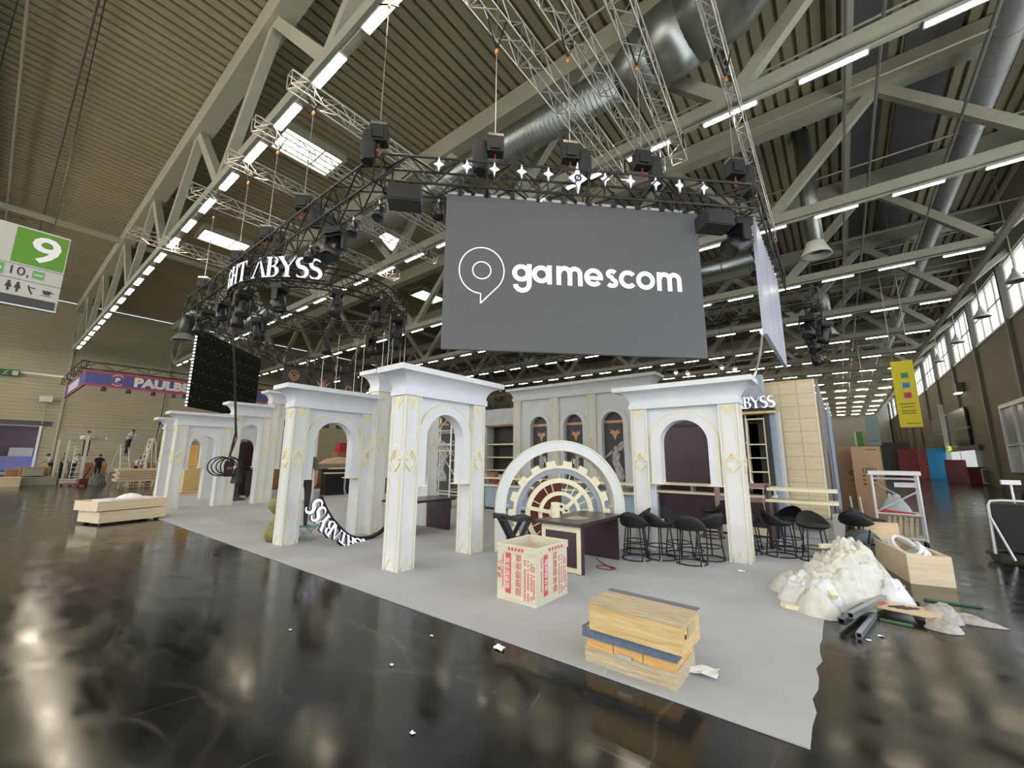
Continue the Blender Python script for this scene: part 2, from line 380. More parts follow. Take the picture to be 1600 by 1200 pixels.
# ---- strip lights on the truss chords
def strip(x, Y, lab, first={}):
    q = Y > 5; wd = .048 if q else .095
    if q not in first:
        o = thing('strip_light', (x, Y, 11.2), 0, lab, 'light', 'strip lights under the roof trusses')
        G().box(-.68, .68, -.11, .11, -.07, 0).build('housing', ALUW, o)
        G().box(-.64, .64, -wd, wd, -.085, -.07).build('tube', LAMP, o); first[q] = o; return o
    return dup(first[q], (x, Y, 11.2), 0, lab)
rowname = ['over the front carpet edge', 'crossing above the LED screen', 'behind the LED screen', 'fourth from the camera', 'fifth from the camera', 'sixth from the camera', 'seventh from the camera', 'eighth from the camera', 'ninth from the camera', 'tenth from the camera']
far = G(); near = G()
for ri, Y in enumerate(ROWS):
    k = 0; x = (5.35 if ri else 4.6)
    while x > LOW[-1] + 1:
        if ri < 9 and x < 1.8 * 0 + 6 and (x / Y) < .32 and (ri < 6 or x > -22):
            strip(x, Y, 'lit strip light, %s from the window end of the row %s' % (ORD[min(k, 29)], (rowname[ri] if ri < 9 else ''))); k += 1
        elif ri >= 9 and ri < 15 or (ri < 15 and x / Y >= .32):
            far.box(x - .62, x + .62, Y - .05, Y + .05, 11.1, 11.13)
        elif ri >= 15: near.box(x - .64, x + .64, Y - .095, Y + .095, 11.1, 11.18)
        x -= 2.27
no = stuff(near.build('overhead_strip_lights', LAMP)); tag(no, 'unseen lit strip lights in the rows over and behind the camera', 'light')  # unseen rows, added for more top light on the carpet
fo = stuff(far.build('distant_strip_lights', LAMP)); tag(fo, 'tiny lit strip lights in the farthest roof rows', 'light')
# ================================================================ ARCHES
GOLD = mat('gilt_trim', (.80, .745, .50), .5, var=.05)
def cornice(g, x0, x1, y0, y1, z0, z1, over=.29, side0=True, side1=True, back=.15):
    """plain fascia, concave cove and top slab"""
    a = 1 if side0 else 0; b = 1 if side1 else 0
    prof = [(.035, 0), (.035, .10), (.012, .10)]
    n = 9; hc = (z1 - z0) - .10 - .09
    for i in range(n + 1):
        t = i / n * PI / 2; prof.append((.012 + (over - .03) * (1 - math.cos(t)), .10 + hc * math.sin(t)))
    prof += [(over, prof[-1][1]), (over, z1 - z0)]
    vs = []; fs = []
    for o, z in prof: vs += [(x0 - o * a, y0 - o * .85, z0 + z), (x1 + o * b, y0 - o * .85, z0 + z), (x1 + o * b, y1 + o * back, z0 + z), (x0 - o * a, y1 + o * back, z0 + z)]
    for i in range(len(prof) - 1):
        for k in range(4): l = (k + 1) % 4; fs.append((4 * i + k, 4 * i + l, 4 * i + 4 + l, 4 * i + 4 + k))
    m = len(prof) - 1; fs += [(3, 2, 1, 0), (4 * m, 4 * m + 1, 4 * m + 2, 4 * m + 3)]
    return g.add(vs, fs)
def gilt(w, h, mid):
    """raised cream border with chevrons for one column face, local (u across, v up), front at d=0 going to -d"""
    g = G(); a = w / 2 - .045; t = .022; d0, d1 = -.014, 0
    e = .07
    for s in (-1, 1):
        g.stroke([(s * a, .03), (s * a, mid - .13)], t, d0, d1); g.stroke([(s * a, mid + .13), (s * a, h - .02)], t, d0, d1)
    g.prism([(-a, h - .02), (a, h - .02), (0, h - .22)], -.010, 0); g.stroke([(-a * .55, h - .03), (0, h - .15), (a * .55, h - .03)], .012, d0 - .004, -.010)
    g.stroke([(-a, .02), (0, .20), (a, .02)], .03, d0, d1)
    e = a + .012
    g.stroke([(-e, mid + .0), (0, mid + .175), (e, mid + .0)], .055, d0 - .010, d1); g.stroke([(-e * .6, mid + .0), (0, mid + .10), (e * .6, mid + .0)], .034, d0 - .004, d1)
    g.stroke([(-e, mid - .035), (-e * .8, mid - .05), (0, mid - .175), (e * .8, mid - .05), (e, mid - .035)], .042, d0 - .010, d1)
    g.stroke([(-e, mid + .02), (-e, mid - .13)], t, d0, d1); g.stroke([(e, mid + .02), (e, mid - .13)], t, d0, d1)
    return g
def column(parent, u, wdt, dep, h, faces='fl', mid=None):
    g = G().box(u - wdt / 2, u + wdt / 2, .012, dep - .012, 0, h)
    for sx in (-1, 1):
        for y0 in (0, dep - .032):
            x = u + sx * (wdt / 2 - .010); g.box(x - .016, x + .016, y0 - .002, y0 + .034, 0, h + .001)
    c = g.build('column', WHITE, parent)
    mid = mid or h * .62
    for f in faces:
        w_, loc, rz = {'f': (wdt, (u, .012, 0), 0), 'b': (wdt, (u, dep - .012, 0), PI), 'l': (dep - .02, (u - wdt / 2, dep / 2, 0), -PI / 2), 'r': (dep - .02, (u + wdt / 2, dep / 2, 0), PI / 2)}[f]
        o = gilt(w_, h, mid).build('gilt_trim', GOLD, c); o.location = loc; o.rotation_euler = (0, 0, rz)
    return c
def arch_panel(g, u0, u1, z0, z1, uc, r, zs, d0, d1, n=20):
    A = [(uc - r * math.cos(PI * i / n), zs + r * math.sin(PI * i / n)) for i in range(n + 1)]
    low = [(uc - r, z0)] + A + [(uc + r, z0)]
    top = [(p[0], z1) for p in low]
    for P, Q in ((low[:-1], low[1:]),):
        for i in range(len(low) - 1):
            a, b = low[i], low[i + 1]; c, d = top[i], top[i + 1]
            if abs(a[0] - b[0]) > 1e-6: g.add([(a[0], d0, a[1]), (b[0], d0, b[1]), (d[0], d0, d[1]), (c[0], d0, c[1])], [(0, 1, 2, 3)]); g.add([(a[0], d1, a[1]), (b[0], d1, b[1]), (d[0], d1, d[1]), (c[0], d1, c[1])], [(3, 2, 1, 0)])
            if abs(a[0] - b[0]) > 1e-6: g.add([(a[0], d0, a[1]), (b[0], d0, b[1]), (b[0], d1, b[1]), (a[0], d1, a[1])], [(3, 2, 1, 0)])
    g.box(u0, uc - r, d0, d1, z0, z1).box(uc + r, u1, d0, d1, z0, z1); return g
def arch(loc, rz, label, W=1.88, colw=.31, dep=.37, h=2.70, top=3.14, sides='fl', sides2='fr', s0=True, s1=True, zs=2.02, r=.43, zj=1.26, first=True, second=True):
    o = thing('portal_arch', loc, rz, label, 'arch', 'white exhibition arches')
    if first: column(o, colw / 2, colw, dep, h, sides)
    if second: column(o, W - colw / 2, colw, dep, h, sides2)
    cornice(G(), 0, W, 0, dep, h, top, side0=s0, side1=s1).build('cornice', WHITE, o)
    uc = W / 2
    p = arch_panel(G(), colw, W - colw, zj, h, uc, r, zs, .09, dep - .09).build('arch_panel', WHITE, o)
    n = 20
    def path(rr): return [(uc - rr, zj)] + [(uc - rr * math.cos(PI * i / n), zs + rr * math.sin(PI * i / n)) for i in range(n + 1)] + [(uc + rr, zj)]
    G().ribbon(path(r + .165), path(r + .003), .055, .09).build('archivolt', WHITE, p)
    G().ribbon(path(r + .19), path(r + .165), .045, .09).build('gilt_edge', GOLD, p)
    for s in (-1, 1):
        a = uc + s * (r - .05); b = uc + s * (W / 2 - colw)
        G().box(min(a, b), max(a, b), .035, dep - .06, zj - .022, zj).build('springing_ledge', CREAM2, p)
    return o
R90 = PI / 2
arch((-5.37, 4.07, 0), R90, 'white arch with gilt chevrons standing nearest the dark floor, red printed crate before it', sides='fl', sides2='fl')
arch((-8.62, 3.80, 0), R90, 'low white arch with the olive sack and pale blue stool at its foot', sides='fl', sides2='f', s1=False, W=1.86)
arch((-8.40, 5.58, 0), R90, 'taller white arch butting the low arch with the blue stool', sides='fl', sides2='fr', h=3.24, top=3.70, W=1.9, zs=2.55)
arch((-17.02, 3.84, 0), R90, 'low white arch at the far carpet corner beside the pale wooden boxes', sides='fl', sides2='f', s1=False, W=1.6, r=.36)
arch((-17.0, 5.42, 0), R90, 'middle height white arch with the hanging black cable before it', sides='fl', sides2='f', s1=False, h=3.16, top=3.62, W=1.22, colw=.27, zs=2.55, r=.30)
arch((-16.95, 6.62, 0), R90, 'tallest white arch of the far stepped trio', sides='fl', sides2='f', h=3.72, top=4.18, W=1.9, zs=3.0)
arch((-20.45, 5.9, 0), -R90, 'white arch farthest back, seen as a strip past the low corner arch', sides='fr', sides2='fr', W=1.7, r=.38, s0=False)
arch((-20.4, 7.9, 0), -R90, 'far white arch seen through the middle height arch', sides='f', sides2='f', W=1.9, h=3.0, top=3.46, s1=False)
arch((-3.30, 8.1, 0), 0, 'white arch with gilt chevrons standing behind the bar stools', sides='fl', sides2='fr', W=1.95, colw=.315)
# ---- gear wheel arch at 45 degrees
ga = thing('gear_arch', (-5.2, 6.1, 0), PI / 4, 'round headed white frame holding a cream clockwork gear wheel', 'arch')
uc, zs, n = 1.26, .80, 32
def pth(rr): return [(uc - rr, 0)] + [(uc - rr * math.cos(PI * i / n), zs + rr * math.sin(PI * i / n)) for i in range(n + 1)] + [(uc + rr, 0)]
G().ribbon(pth(1.25), pth(1.07), 0, .34).build('outer_frame', WHITE, ga)
G().ribbon(pth(1.262), pth(1.235), -.012, .0).ribbon(pth(1.085), pth(1.06), -.012, .0).build('frame_edging', CREAM, ga)
zc = .66; NT = 18
def gear_poly(r0, r1):
    A = []
    for k in range(NT):
        for f, rr in ((-.30, r0), (-.24, r1), (.24, r1), (.30, r0)):
            a = 2 * PI * (k + f) / NT + PI / 2 + PI / NT; A.append((uc + rr * math.cos(a), zc + rr * math.sin(a)))
    return A
def circ(r, P): return [(uc + r * (p[0] - uc) / math.hypot(p[0] - uc, p[1] - zc), zc + r * (p[1] - zc) / math.hypot(p[0] - uc, p[1] - zc)) for p in P]
def clipz(g, z=.02):
    g.v = [(x, y, max(zz, z)) for x, y, zz in g.v]; return g
gp = gear_poly(.915, 1.01)
clipz(G().ribbon(gp, circ(.86, gp), .10, .18, closed=True)).build('toothed_rim', CREAM2, ga)
clipz(G().ring((uc, zc), .765, .86, .12, .17)).build('grey_ring', mat('slate_ring', (.30, .33, .40), .5), ga)
clipz(G().ring((uc, zc), .58, .67, .10, .18)).build('middle_ring', CREAM2, ga)
clipz(G().ring((uc, zc), .345, .415, .10, .18)).build('inner_ring', CREAM2, ga)
hb = G().ring((uc, zc), .055, .20, .09, .19, n=24).build('hub', CREAM2, ga)
for k in range(7):
    a = 2 * PI * k / 7 + .5; G().ring((uc + .14 * math.cos(a), zc + .14 * math.sin(a)), .001, .028, .08, .09, n=10).build('bolt_hole', BLACKP, hb)
for k in range(22):
    a = 2 * PI * k / 22 + .13; c, s = math.cos(a), math.sin(a)
    for ra, rb in ((.415, .58), (.67, .765), (1.0, 1.08)):
        if (k + int(ra * 10)) % 3 == 0 and ra < 1: continue
        if ra == 1.0 and k % 2: continue
        if zc + s * rb < .05: continue
        G().bar((uc + ra * c, .14, zc + ra * s), (uc + rb * c, .14, zc + rb * s), .016, .016).build('rod', CREAM, ga)
for a in (0.75, 2.95):
    G().bar((uc + .14 * math.cos(a), .085, zc + .14 * math.sin(a)), (uc + .60 * math.cos(a), .085, zc + .60 * math.sin(a)), .035, .07).build('clock_hand', CREAM2, ga)
gb = thing('gear_backing', (-5.55, 7.45, 0), PI / 4, 'rust red board leaning behind the gear wheel', 'board')
G().prism([(.10, .0), (.85, .0), (.85, 1.20), (.45, 1.25), (.10, .95)], 0, .04).build('board', mat('rust_red', (.20, .045, .025), .6, var=.15), gb)
# ================================================================ BACK BUILDING
bw = thing('triple_arch_facade', (-9.1, 11.6, 0), 0, 'grey facade with three arched niches and gold pilasters behind the gear wheel', 'facade')
U0 = -9.1; PIT = 1.345; cs = [1.07, 2.41, 3.76]; WF = 5.0
cornice(G(), 0, WF, 0, .5, 3.72, 4.16, over=.22).build('cornice', GREYWALL, bw)
g = G(); eds = [.33, 1.74, 3.085, 4.50]
for i, c in enumerate(cs): arch_panel(g, eds[i] if i else .3, eds[i + 1], .9, 3.72, c, .345, 2.78, .06, .30)
g.box(0, WF, .3, .5, 0, .9).box(4.5, WF, .06, .3, .9, 3.72).build('wall_panel', GREYWALL, bw)
for i, c in enumerate(cs):
    def pa(rr): return [(c - rr, 1.9)] + [(c - rr * math.cos(PI * k / 20), 2.78 + rr * math.sin(PI * k / 20)) for k in range(21)] + [(c + rr, 1.9)]
    G().ribbon(pa(.50), pa(.348), .03, .06).build('archivolt', GREYWALL, bw)
PG = mat('pale_gold_trim', (.62, .57, .38), .5)
for u in (.16, 1.74, 3.085, 4.62):
    c = G().box(u - .16, u + .16, 0, .06, .9, 3.72).build('pilaster', mat('pilaster_grey', (.55, .545, .50), .6), bw)
    o = gilt(.30, 2.8, 1.3).build('gilt_trim', PG, c); o.location = (u, 0, .9)
def cloth_emblem(g, c, z, s, d=-.004):
    g.prism([(c - .55 * s, z + .05 * s), (c - .15 * s, z + .35 * s), (c, z + .12 * s), (c + .15 * s, z + .35 * s), (c + .55 * s, z + .05 * s), (c + .25 * s, z - .05 * s), (c + .12 * s, z - .3 * s), (c, z - .62 * s), (c - .12 * s, z - .3 * s), (c - .25 * s, z - .05 * s)], d, 0)
    for q in (-1, 1): g.stroke([(c + q * .3 * s, z + .1 * s), (c + q * .48 * s, z + .42 * s)], .06 * s, d, 0)
    g.ring((c, z), .08 * s, .16 * s, d - .002, d, n=14); return g
POSTER = mat('charcoal_poster', (.045, .043, .046), .6, var=.15, scale=3)
COPPER = mat('copper_print', (.50, .27, .14), .5)
STAT = mat('statue_print', (.34, .33, .34), .6, var=.45, scale=7)
def statue(g, c, z, s, flip=1, d=-.004):
    """printed marble figure: draped body, bent torso, raised wing and arm"""
    def P(L): return [(c + flip * x * s, z + y * s) for x, y in L]
    g.prism(P([(-.15, 0), (.18, 0), (.26, .12), (.24, .34), (.17, .48), (.10, .62), (.15, .80), (.05, .95), (-.08, .90), (-.12, .72), (-.10, .55), (-.05, .42), (-.02, .3), (-.14, .15)]), d, 0)
    g.prism(P([(.06, .88), (.20, .95), (.30, 1.12), (.24, 1.16), (.36, 1.22), (.18, 1.20), (.05, 1.06)]), d - .001, 0)
    g.prism(P([(-.10, .86), (-.28, .74), (-.40, .66), (-.41, .70), (-.26, .82), (-.11, .96)]), d - .001, 0)
    cc = P([(.02, 1.0)])[0]; g.ring(cc, .001, .075 * s, d - .002, 0, n=12); return g
for i, c in enumerate(cs):
    po = thing('arched_poster', (U0 + c, 11.82, 0), 0, ['dark statue poster in the first niche from the shelves', 'dark statue poster in the middle niche behind the gear', 'dark statue poster in the niche beside the white arch'][i], 'poster', 'dark statue posters in the niches')
    G().box(-.42, .42, 0, .02, .95, 3.2).build('sheet', POSTER, po)
    G().box(-.42, .42, -.006, 0, 2.80, 2.88).build('copper_band', COPPER, po)
    cloth_emblem(G(), 0, 2.48, .34).build('emblem', COPPER, po)
    statue(G(), .0, 1.05, [.80, .74, .98][i], [-1, 1, 1][i]).build('statue_print', STAT, po)
# counter in front of the facade
def counter(loc, L, dep, label, front=BLUEGREY, rz=0, h=1.07, low=.83):
    o = thing('bar_counter', loc, rz, label, 'counter')
    G().box(0, L, .06, dep, .02, low - .05).build('front_panel', front, o)
    G().box(-.02, L, -.05, dep, low - .05, low).build('shelf', CREAM2, o)
    G().box(-.02, L, -.05, dep, h - .05, h).build('worktop', CREAM2, o)
    for k in range(int(L / .9) + 1): G().box(min(.04 + k * .9, L - .04), min(.07 + k * .9, L - .01), .10, dep - .02, low, h - .05).build('divider', GREYWALL, o)
    G().box(0, L, .04, .06, 0, .08).build('kick_board', BLACKP, o)
    return o
counter((-9.75, 10.85, 0), 5.9, .5, 'long pale blue bar counter with cream shelves in front of the facade')
for nm, x, y, z, m_, lab in (('toolbox', -9.55, 11.05, 1.07, mat('rust_box', (.25, .12, .07), .6), 'small rust brown toolbox on the end of the long blue counter'), ('toolbox', -9.35, 11.02, .83, mat('red_case', (.22, .03, .03), .5), 'red tool case on the lower shelf of the long blue counter')):
    o = thing(nm, (x, y, z), 0, lab, 'toolbox'); G().box(-.16, .16, -.1, .1, 0, .13).build('body', m_, o); G().box(-.16, .16, -.1, .1, .135, .17).build('lid', m_, o); G().tube([(-.08, 0, .17), (-.08, 0, .21), (.08, 0, .21), (.08, 0, .17)], .012, 5).build('handle', BLACK, o)
# shelf wall to the left of the facade
sw = thing('shelf_wall', (-10.95, 11.9, 0), 0, 'grey plastered shelf wall with dark recess between arch and facade', 'shelf')
G().box(0, 1.75, 0, .5, 2.95, 3.55).build('header', mat('plaster', (.42, .44, .44), .8, var=.12, scale=3, bump=.2), sw)
G().box(0, 1.75, -.03, .45, 2.88, 2.95).build('header_board', BROWNWOOD, sw)
G().box(0, .32, 0, .5, 0, 2.88).build('side_panel', GREYWALL, sw); o = gilt(.28, 2.8, 1.85).build('gilt_trim', PG, sw); o.location = (.16, 0, 0)
G().box(.32, 1.75, .42, .5, 0, 2.88).build('back_panel', mat('very_dark', (.022, .018, .018), .5), sw)
for z in (1.25, 1.72, 2.2): G().box(.36, 1.75, .0, .42, z, z + .045).build('shelf_board', CREAM2, sw)
G().box(0, 1.75, -.25, .4, 1.05, 1.12).build('ledge', mat('pale_ledge', (.6, .64, .68), .5), sw)
# ---- right-hand room behind the arch
rw = thing('dark_room_wall', (-4.1, 11.75, 0), 0, 'tall dark maroon wall seen through the stool arch', 'wall panel')
for k, (a, b) in enumerate(((0, 1.35), (1.36, 2.55))): G().box(a, b, 0, .08, 0, 3.3).build('panel', MAROON, rw)
G().box(0, 2.6, -.04, 0, 2.60, 2.64).build('rail', BLACK, rw)
G().tube([(2.05, -.01, 2.28), (2.1, -.06, 2.2), (2.0, -.07, 2.05), (1.93, -.05, 1.95)], .01, 5).build('loose_wire', PURE, rw)
counter((-4.0, 11.05, 0), 2.75, .45, 'dark maroon bar counter with cream shelf behind the stool arch', MAROON, h=1.12, low=.92)
o = G().box(-3.95, -1.35, 10.98, 11.05, .06, .22).build('skirting_board', CREAM2); tag(o, 'cream skirting board at the foot of the maroon counter', 'board')
es = thing('timber_stand', (-2.35, 10.4, 0), 0, 'pinkish unfinished frame standing before the maroon counter', 'frame')
PINK = mat('primed_timber', (.34, .22, .21), .5)
G().box(0, .1, 0, .08, 0, 1.22).build('post', PINK, es); G().box(1.0, 1.1, 0, .08, 0, 1.22).build('post', PINK, es); G().box(.1, 1.0, 0, .07, 1.12, 1.22).build('rail', PINK, es); G().box(.1, 1.0, 0, .07, .82, .90).build('rail', PINK, es)
for x in (.62, .76): G().lathe([(.001, .08), (.035, 0)], 8, (x, .03, 1.22)).build('cone', PURE, es)
# bottle shelving at the right
bs = thing('bottle_shelf', (-1.78, 11.45, 0), 0, 'dark shelving unit with thin cream shelf edges under the lettered fascia', 'shelf')
G().box(0, .42, .3, .34, 0, 2.82).build('back_panel', mat('very_dark', (.022, .018, .018), .5), bs)
for x in (0, .39): G().box(x, x + .03, 0, .3, 1.0, 2.72).build('side_frame', CREAM2, bs)
for z in (1.1, 1.42, 1.75, 2.07, 2.68): G().box(.03, .39, 0, .3, z, z + .025).build('shelf_board', CREAM2, bs)
G().box(.42, .52, -.02, .34, 0, 2.82).build('side_panel', mat('very_dark', (.022, .018, .018), .5), bs)
G().tube([(.02, -.05, 2.9), (.05, -.06, 2.5), (.03, -.06, 2.2), (.0, -.05, 2.1)], .012, 5).build('cable', PURE, bs)
bc = thing('corner_pier', (-1.33, 11.5, 0), 0, 'blue grey pier between the bottle shelf and bare plywood wall', 'pier')
G().box(0, .2, 0, .4, 0, 2.85).build('shaft', BLUEGREY, bc); G().box(.2, .26, .02, .4, 0, 2.85).build('edge', GREYWALL, bc); G().box(-.02, .3, -.03, .42, .38, .45).build('base', PURE, bc)
fs = thing('curved_fascia', (-2.1, 11.35, 0), 0, 'blue grey curved fascia above the bottle shelf carrying white letters', 'fascia')
G().prism([(0, 2.86), (.78, 2.86), (.78, 3.75), (.3, 3.75), (.08, 3.5), (0, 3.2)], .02, .3).build('panel', mat('plaster_blue', (.36, .42, .47), .7, var=.12), fs)
G().box(-.1, .98, -.1, .25, 2.80, 2.86).build('soffit_board', YELWOOD, fs); G().box(-.1, .98, -.12, .25, 2.86, 2.93).build('dark_lip', BLACKP, fs)
pw = thing('plywood_wall', (-1.42, 12.05, 0), 0, 'bare pale plywood end wall with faint printed grid marks', 'wall panel')
def plymat():
    m = wood('bare_plywood', (.62, .52, .33), (.70, .60, .40), 2); nt = m.node_tree; b = nt.nodes['Principled BSDF']; bk = nt.nodes.new('ShaderNodeTexBrick')
    src = b.inputs['Base Color'].links[0].from_socket; tc = nt.nodes.new('ShaderNodeTexCoord'); mp = nt.nodes.new('ShaderNodeMapping'); mp.inputs['Rotation'].default_value = (PI / 2, 0, 0)
    nt.links.new(tc.outputs['Object'], mp.inputs[0]); nt.links.new(mp.outputs[0], bk.inputs['Vector']); bk.offset = 0
    bk.inputs['Scale'].default_value = 1; bk.inputs['Brick Width'].default_value = .36; bk.inputs['Row Height'].default_value = .30; bk.inputs['Mortar Size'].default_value = .02; bk.inputs['Mortar Smooth'].default_value = 1
    mx = nt.nodes.new('ShaderNodeMix'); mx.data_type = 'RGBA'; mx.blend_type = 'MULTIPLY'; mx.inputs[7].default_value = (.72, .70, .64, 1)
    nt.links.new(bk.outputs['Fac'], mx.inputs[0]); nt.links.new(src, mx.inputs[6]); nt.links.new(mx.outputs[2], b.inputs['Base Color']); return m
G().box(0, 1.06, 0, .05, .42, 3.64).build('board', plymat(), pw); G().box(1.06, 1.085, -.01, .06, .42, 3.64).build('edge_strip', CREAM2, pw)
o = G().box(-.33, -.28, 12.12, 22.0, 0, 3.62).build('booth_side_wall', mat('grey_mdf', (.20, .185, .175), .6, var=.1)); tag(o, 'long grey side wall running back from the bare plywood wall', 'wall panel')
o = G().box(-.27, -.2, 19.5, 25.0, 0, 3.9).build('booth_panel', mat('pale_blue_paint', (.42, .52, .68), .5)); tag(o, 'pale blue panel standing beyond the grey side wall', 'panel')
pl = thing('step_plinth', (-1.5, 11.2, 0), 0, 'low white step in front of the bare plywood wall', 'plinth')
G().box(.1, 1.2, .55, 1.2, 0, .40).build('riser', mat('off_white_plinth', (.60, .59, .56), .6), pl); G().box(.1, 1.0, .5, .55, .16, .30).build('shadow_strip', mat('grey_shadow', (.20, .20, .20), .6), pl); G().box(1.2, 1.42, .45, 1.1, 0, .52).build('end_block', mat('off_white_plinth', (.60, .59, .56), .6), pl)  # dark grey strip paints the shade across the step front
# two cream edged shelves on a maroon end panel
ts = thing('high_table', (-1.28, 9.75, 0), 0, 'unfinished high table, two cream edged boards on a maroon end panel', 'table')
G().box(.0, 1.15, 0, .5, .90, .95).build('shelf', CREAM2, ts); G().box(.04, 1.15, 0, .5, 1.12, 1.17).build('tabletop', CREAM2, ts)
G().prism([(.0, 0), (.42, 0), (.5, .9), (.42, 1.22), (.08, 1.22), (.0, .9)], 0, .06, 'x').build('end_panel', MAROON, ts)
G().tube([(-.03, .1, 1.15), (-.04, .05, .9), (-.02, .08, .5)], .008, 4).build('cable', PURE, ts)
# ================================================================ TRUSSES AND RIG
TRB = mat('black_truss', (.006, .0056, .0055), .4)
TRS = mat('silver_truss', (.66, .64, .58), .35, metal=.55)
def truss(name, p, q, label, group, m, w=.42, h=.5, bay=.5, r=.024, rb=.012, n=6):
    """box truss from p to q (top centre line); local x runs along it"""
    p = Vector(p); q = Vector(q); d = q - p; L = d.length; o = thing(name, p, math.atan2(d.y, d.x), label, 'truss', group)
    for y, z in ((-w / 2, 0), (w / 2, 0), (-w / 2, -h), (w / 2, -h)): G().tube([(0, y, z), (L, y, z)], r, n).build('chord', m, o)
    k = max(2, round(L / bay)); b = L / k; g = G()
    for i in range(k + 1):
        x = i * b
        if i % 4 == 0 or i == k:
            g.bar((x, -w / 2, 0), (x, w / 2, 0), 2 * rb).bar((x, -w / 2, -h), (x, w / 2, -h), 2 * rb).bar((x, -w / 2, 0), (x, -w / 2, -h), 2 * rb).bar((x, w / 2, 0), (x, w / 2, -h), 2 * rb)
        if i < k:
            a, c = (0, -h) if i % 2 else (-h, 0)
            for y in (-w / 2, w / 2): g.bar((x, y, a), (x + b, y, c), 2 * rb)
            y0, y1 = (-w / 2, w / 2) if i % 2 else (w / 2, -w / 2)
            for z in (0, -h): g.bar((x, y0, z), (x + b, y1, z), 2 * rb)
    stuff(g.build('lattice', m, o)); return o
SB = 'black rigging trusses over the stand'
PA = (-6.37, 4.0, 7.35); PB = (-1.02, 9.25, 7.35); PC = (-18.35, 4.0, 7.35); PD = (-23.65, 9.25, 7.35)
truss('rigging_truss', PA, PB, 'black truss carrying white stars above the LED screen', SB, TRB, h=.55)
truss('rigging_truss', PC, PA, 'long black truss above the front row of white arches', SB, TRB, h=.55)
truss('rigging_truss', PB, (-1.02, 14.6, 7.35), 'black truss above the side LED strips', SB, TRB, h=.55)
truss('rigging_truss', PC, PD, 'short black truss carrying the LED wall seen from behind', SB, TRB, h=.55)
truss('rigging_truss', PD, (-23.65, 18.0, 7.35), 'black truss running back behind the ring over the banners', SB, TRB, h=.55)
truss('rigging_truss', (-23.65, 18.0, 7.35), (-9.5, 18.0, 7.35), 'rearmost black truss, low over the facade top', SB, TRB, h=.5)
truss('rigging_truss', (-12.0, 16.2, 7.35), (-.25, 16.2, 7.35), 'black truss crossing behind the right edge of the LED screen', SB, TRB, h=.6)
truss('rigging_truss', (-.25, 16.2, 7.35), (-.25, 27.5, 7.35), 'black truss running back above the bare plywood wall', SB, TRB, h=.6)
SS = 'silver pre-rig trusses under the roof'
for x0, x1, y0, y1, w_, h_, lab in ((-4.76, -4.76, 1.5, 11.8, .46, .5, 'wide silver truss, leftmost of three ending by the bright strip light'), (-3.65, -3.65, 1.5, 12.1, .42, .5, 'wide silver truss, middle of three ending by the bright strip light'),
                               (-2.2, -2.98, 1.5, 12.0, .43, .5, 'wide silver truss, slightly skewed, nearest the big round duct'), (-1.18, -1.3, 1.5, 19.2, .24, .5, 'narrow silver truss running past the right end of the star truss'),
                               (-9.86, -9.86, 3.4, 11.9, .25, .4, 'slim silver truss starting at the bright near strip lights'), (-12.1, -12.1, 3.4, 11.9, .25, .4, 'slim silver truss passing under the big rooflight'), (-14.2, -14.2, 3.4, 12.0, .25, .4, 'slim silver truss just beyond the big rooflight'),
                               (-22.6, -22.6, 2.4, 12.0, .5, .4, 'silver truss crossing the light row above the ring truss'), (-17.2, -17.2, 3.2, 12.0, .5, .4, 'silver truss hung close above the curved letters'),
                               (-9.9, -9.9, 18.0, 26.8, .3, .4, 'distant silver truss showing left of the LED screen'), (-15.0, -15.0, 17.5, 26.5, .3, .4, 'distant silver truss above the ring light heads')):
    t = truss('silver_truss', (x0, y0, 11.2), (x1, y1, 11.2), lab, SS, TRS, w=w_, h=h_, bay=.42, r=.02, rb=.009, n=5)
    L = Vector((x1 - x0, y1 - y0, 0)).length
    for Y in (3.96, 11.46, 18.96):
        if y0 < Y < y1 and w_ > .2: G().bar(((Y - y0), -w_ / 2 - .02, -h_), ((Y - y0), -w_ / 2 - .02, .2), .05, .02).bar(((Y - y0), w_ / 2 + .02, -h_), ((Y - y0), w_ / 2 + .02, .2), .05, .02).build('sling', BLACK, t)
# ---- curved ring truss
RC = Vector((-12.65, 6.22, 6.75)); RR = 2.36
rg = thing('ring_truss', RC, 0, 'circular black truss hung inside the rig with white letters', 'truss')
N = 56
def rp(r, z, k): a = 2 * PI * k / N; return (r * math.cos(a), r * math.sin(a), z)
for r, z in ((RR - .2, 0), (RR + .2, 0), (RR - .2, -.5), (RR + .2, -.5)): G().tube([rp(r, z, k) for k in range(N)], .024, 5, closed=True).build('chord', TRB, rg)
g = G()
for k in range(N):
    a, b = (0, -.5) if k % 2 else (-.5, 0)
    for r in (RR - .2, RR + .2): g.bar(rp(r, a, k), rp(r, b, k + 1), .024)
    r0, r1 = (RR - .2, RR + .2) if k % 2 else (RR + .2, RR - .2)
    for z in (0, -.5): g.bar(rp(r0, z, k), rp(r1, z, k + 1), .024)
stuff(g.build('lattice', TRB, rg))
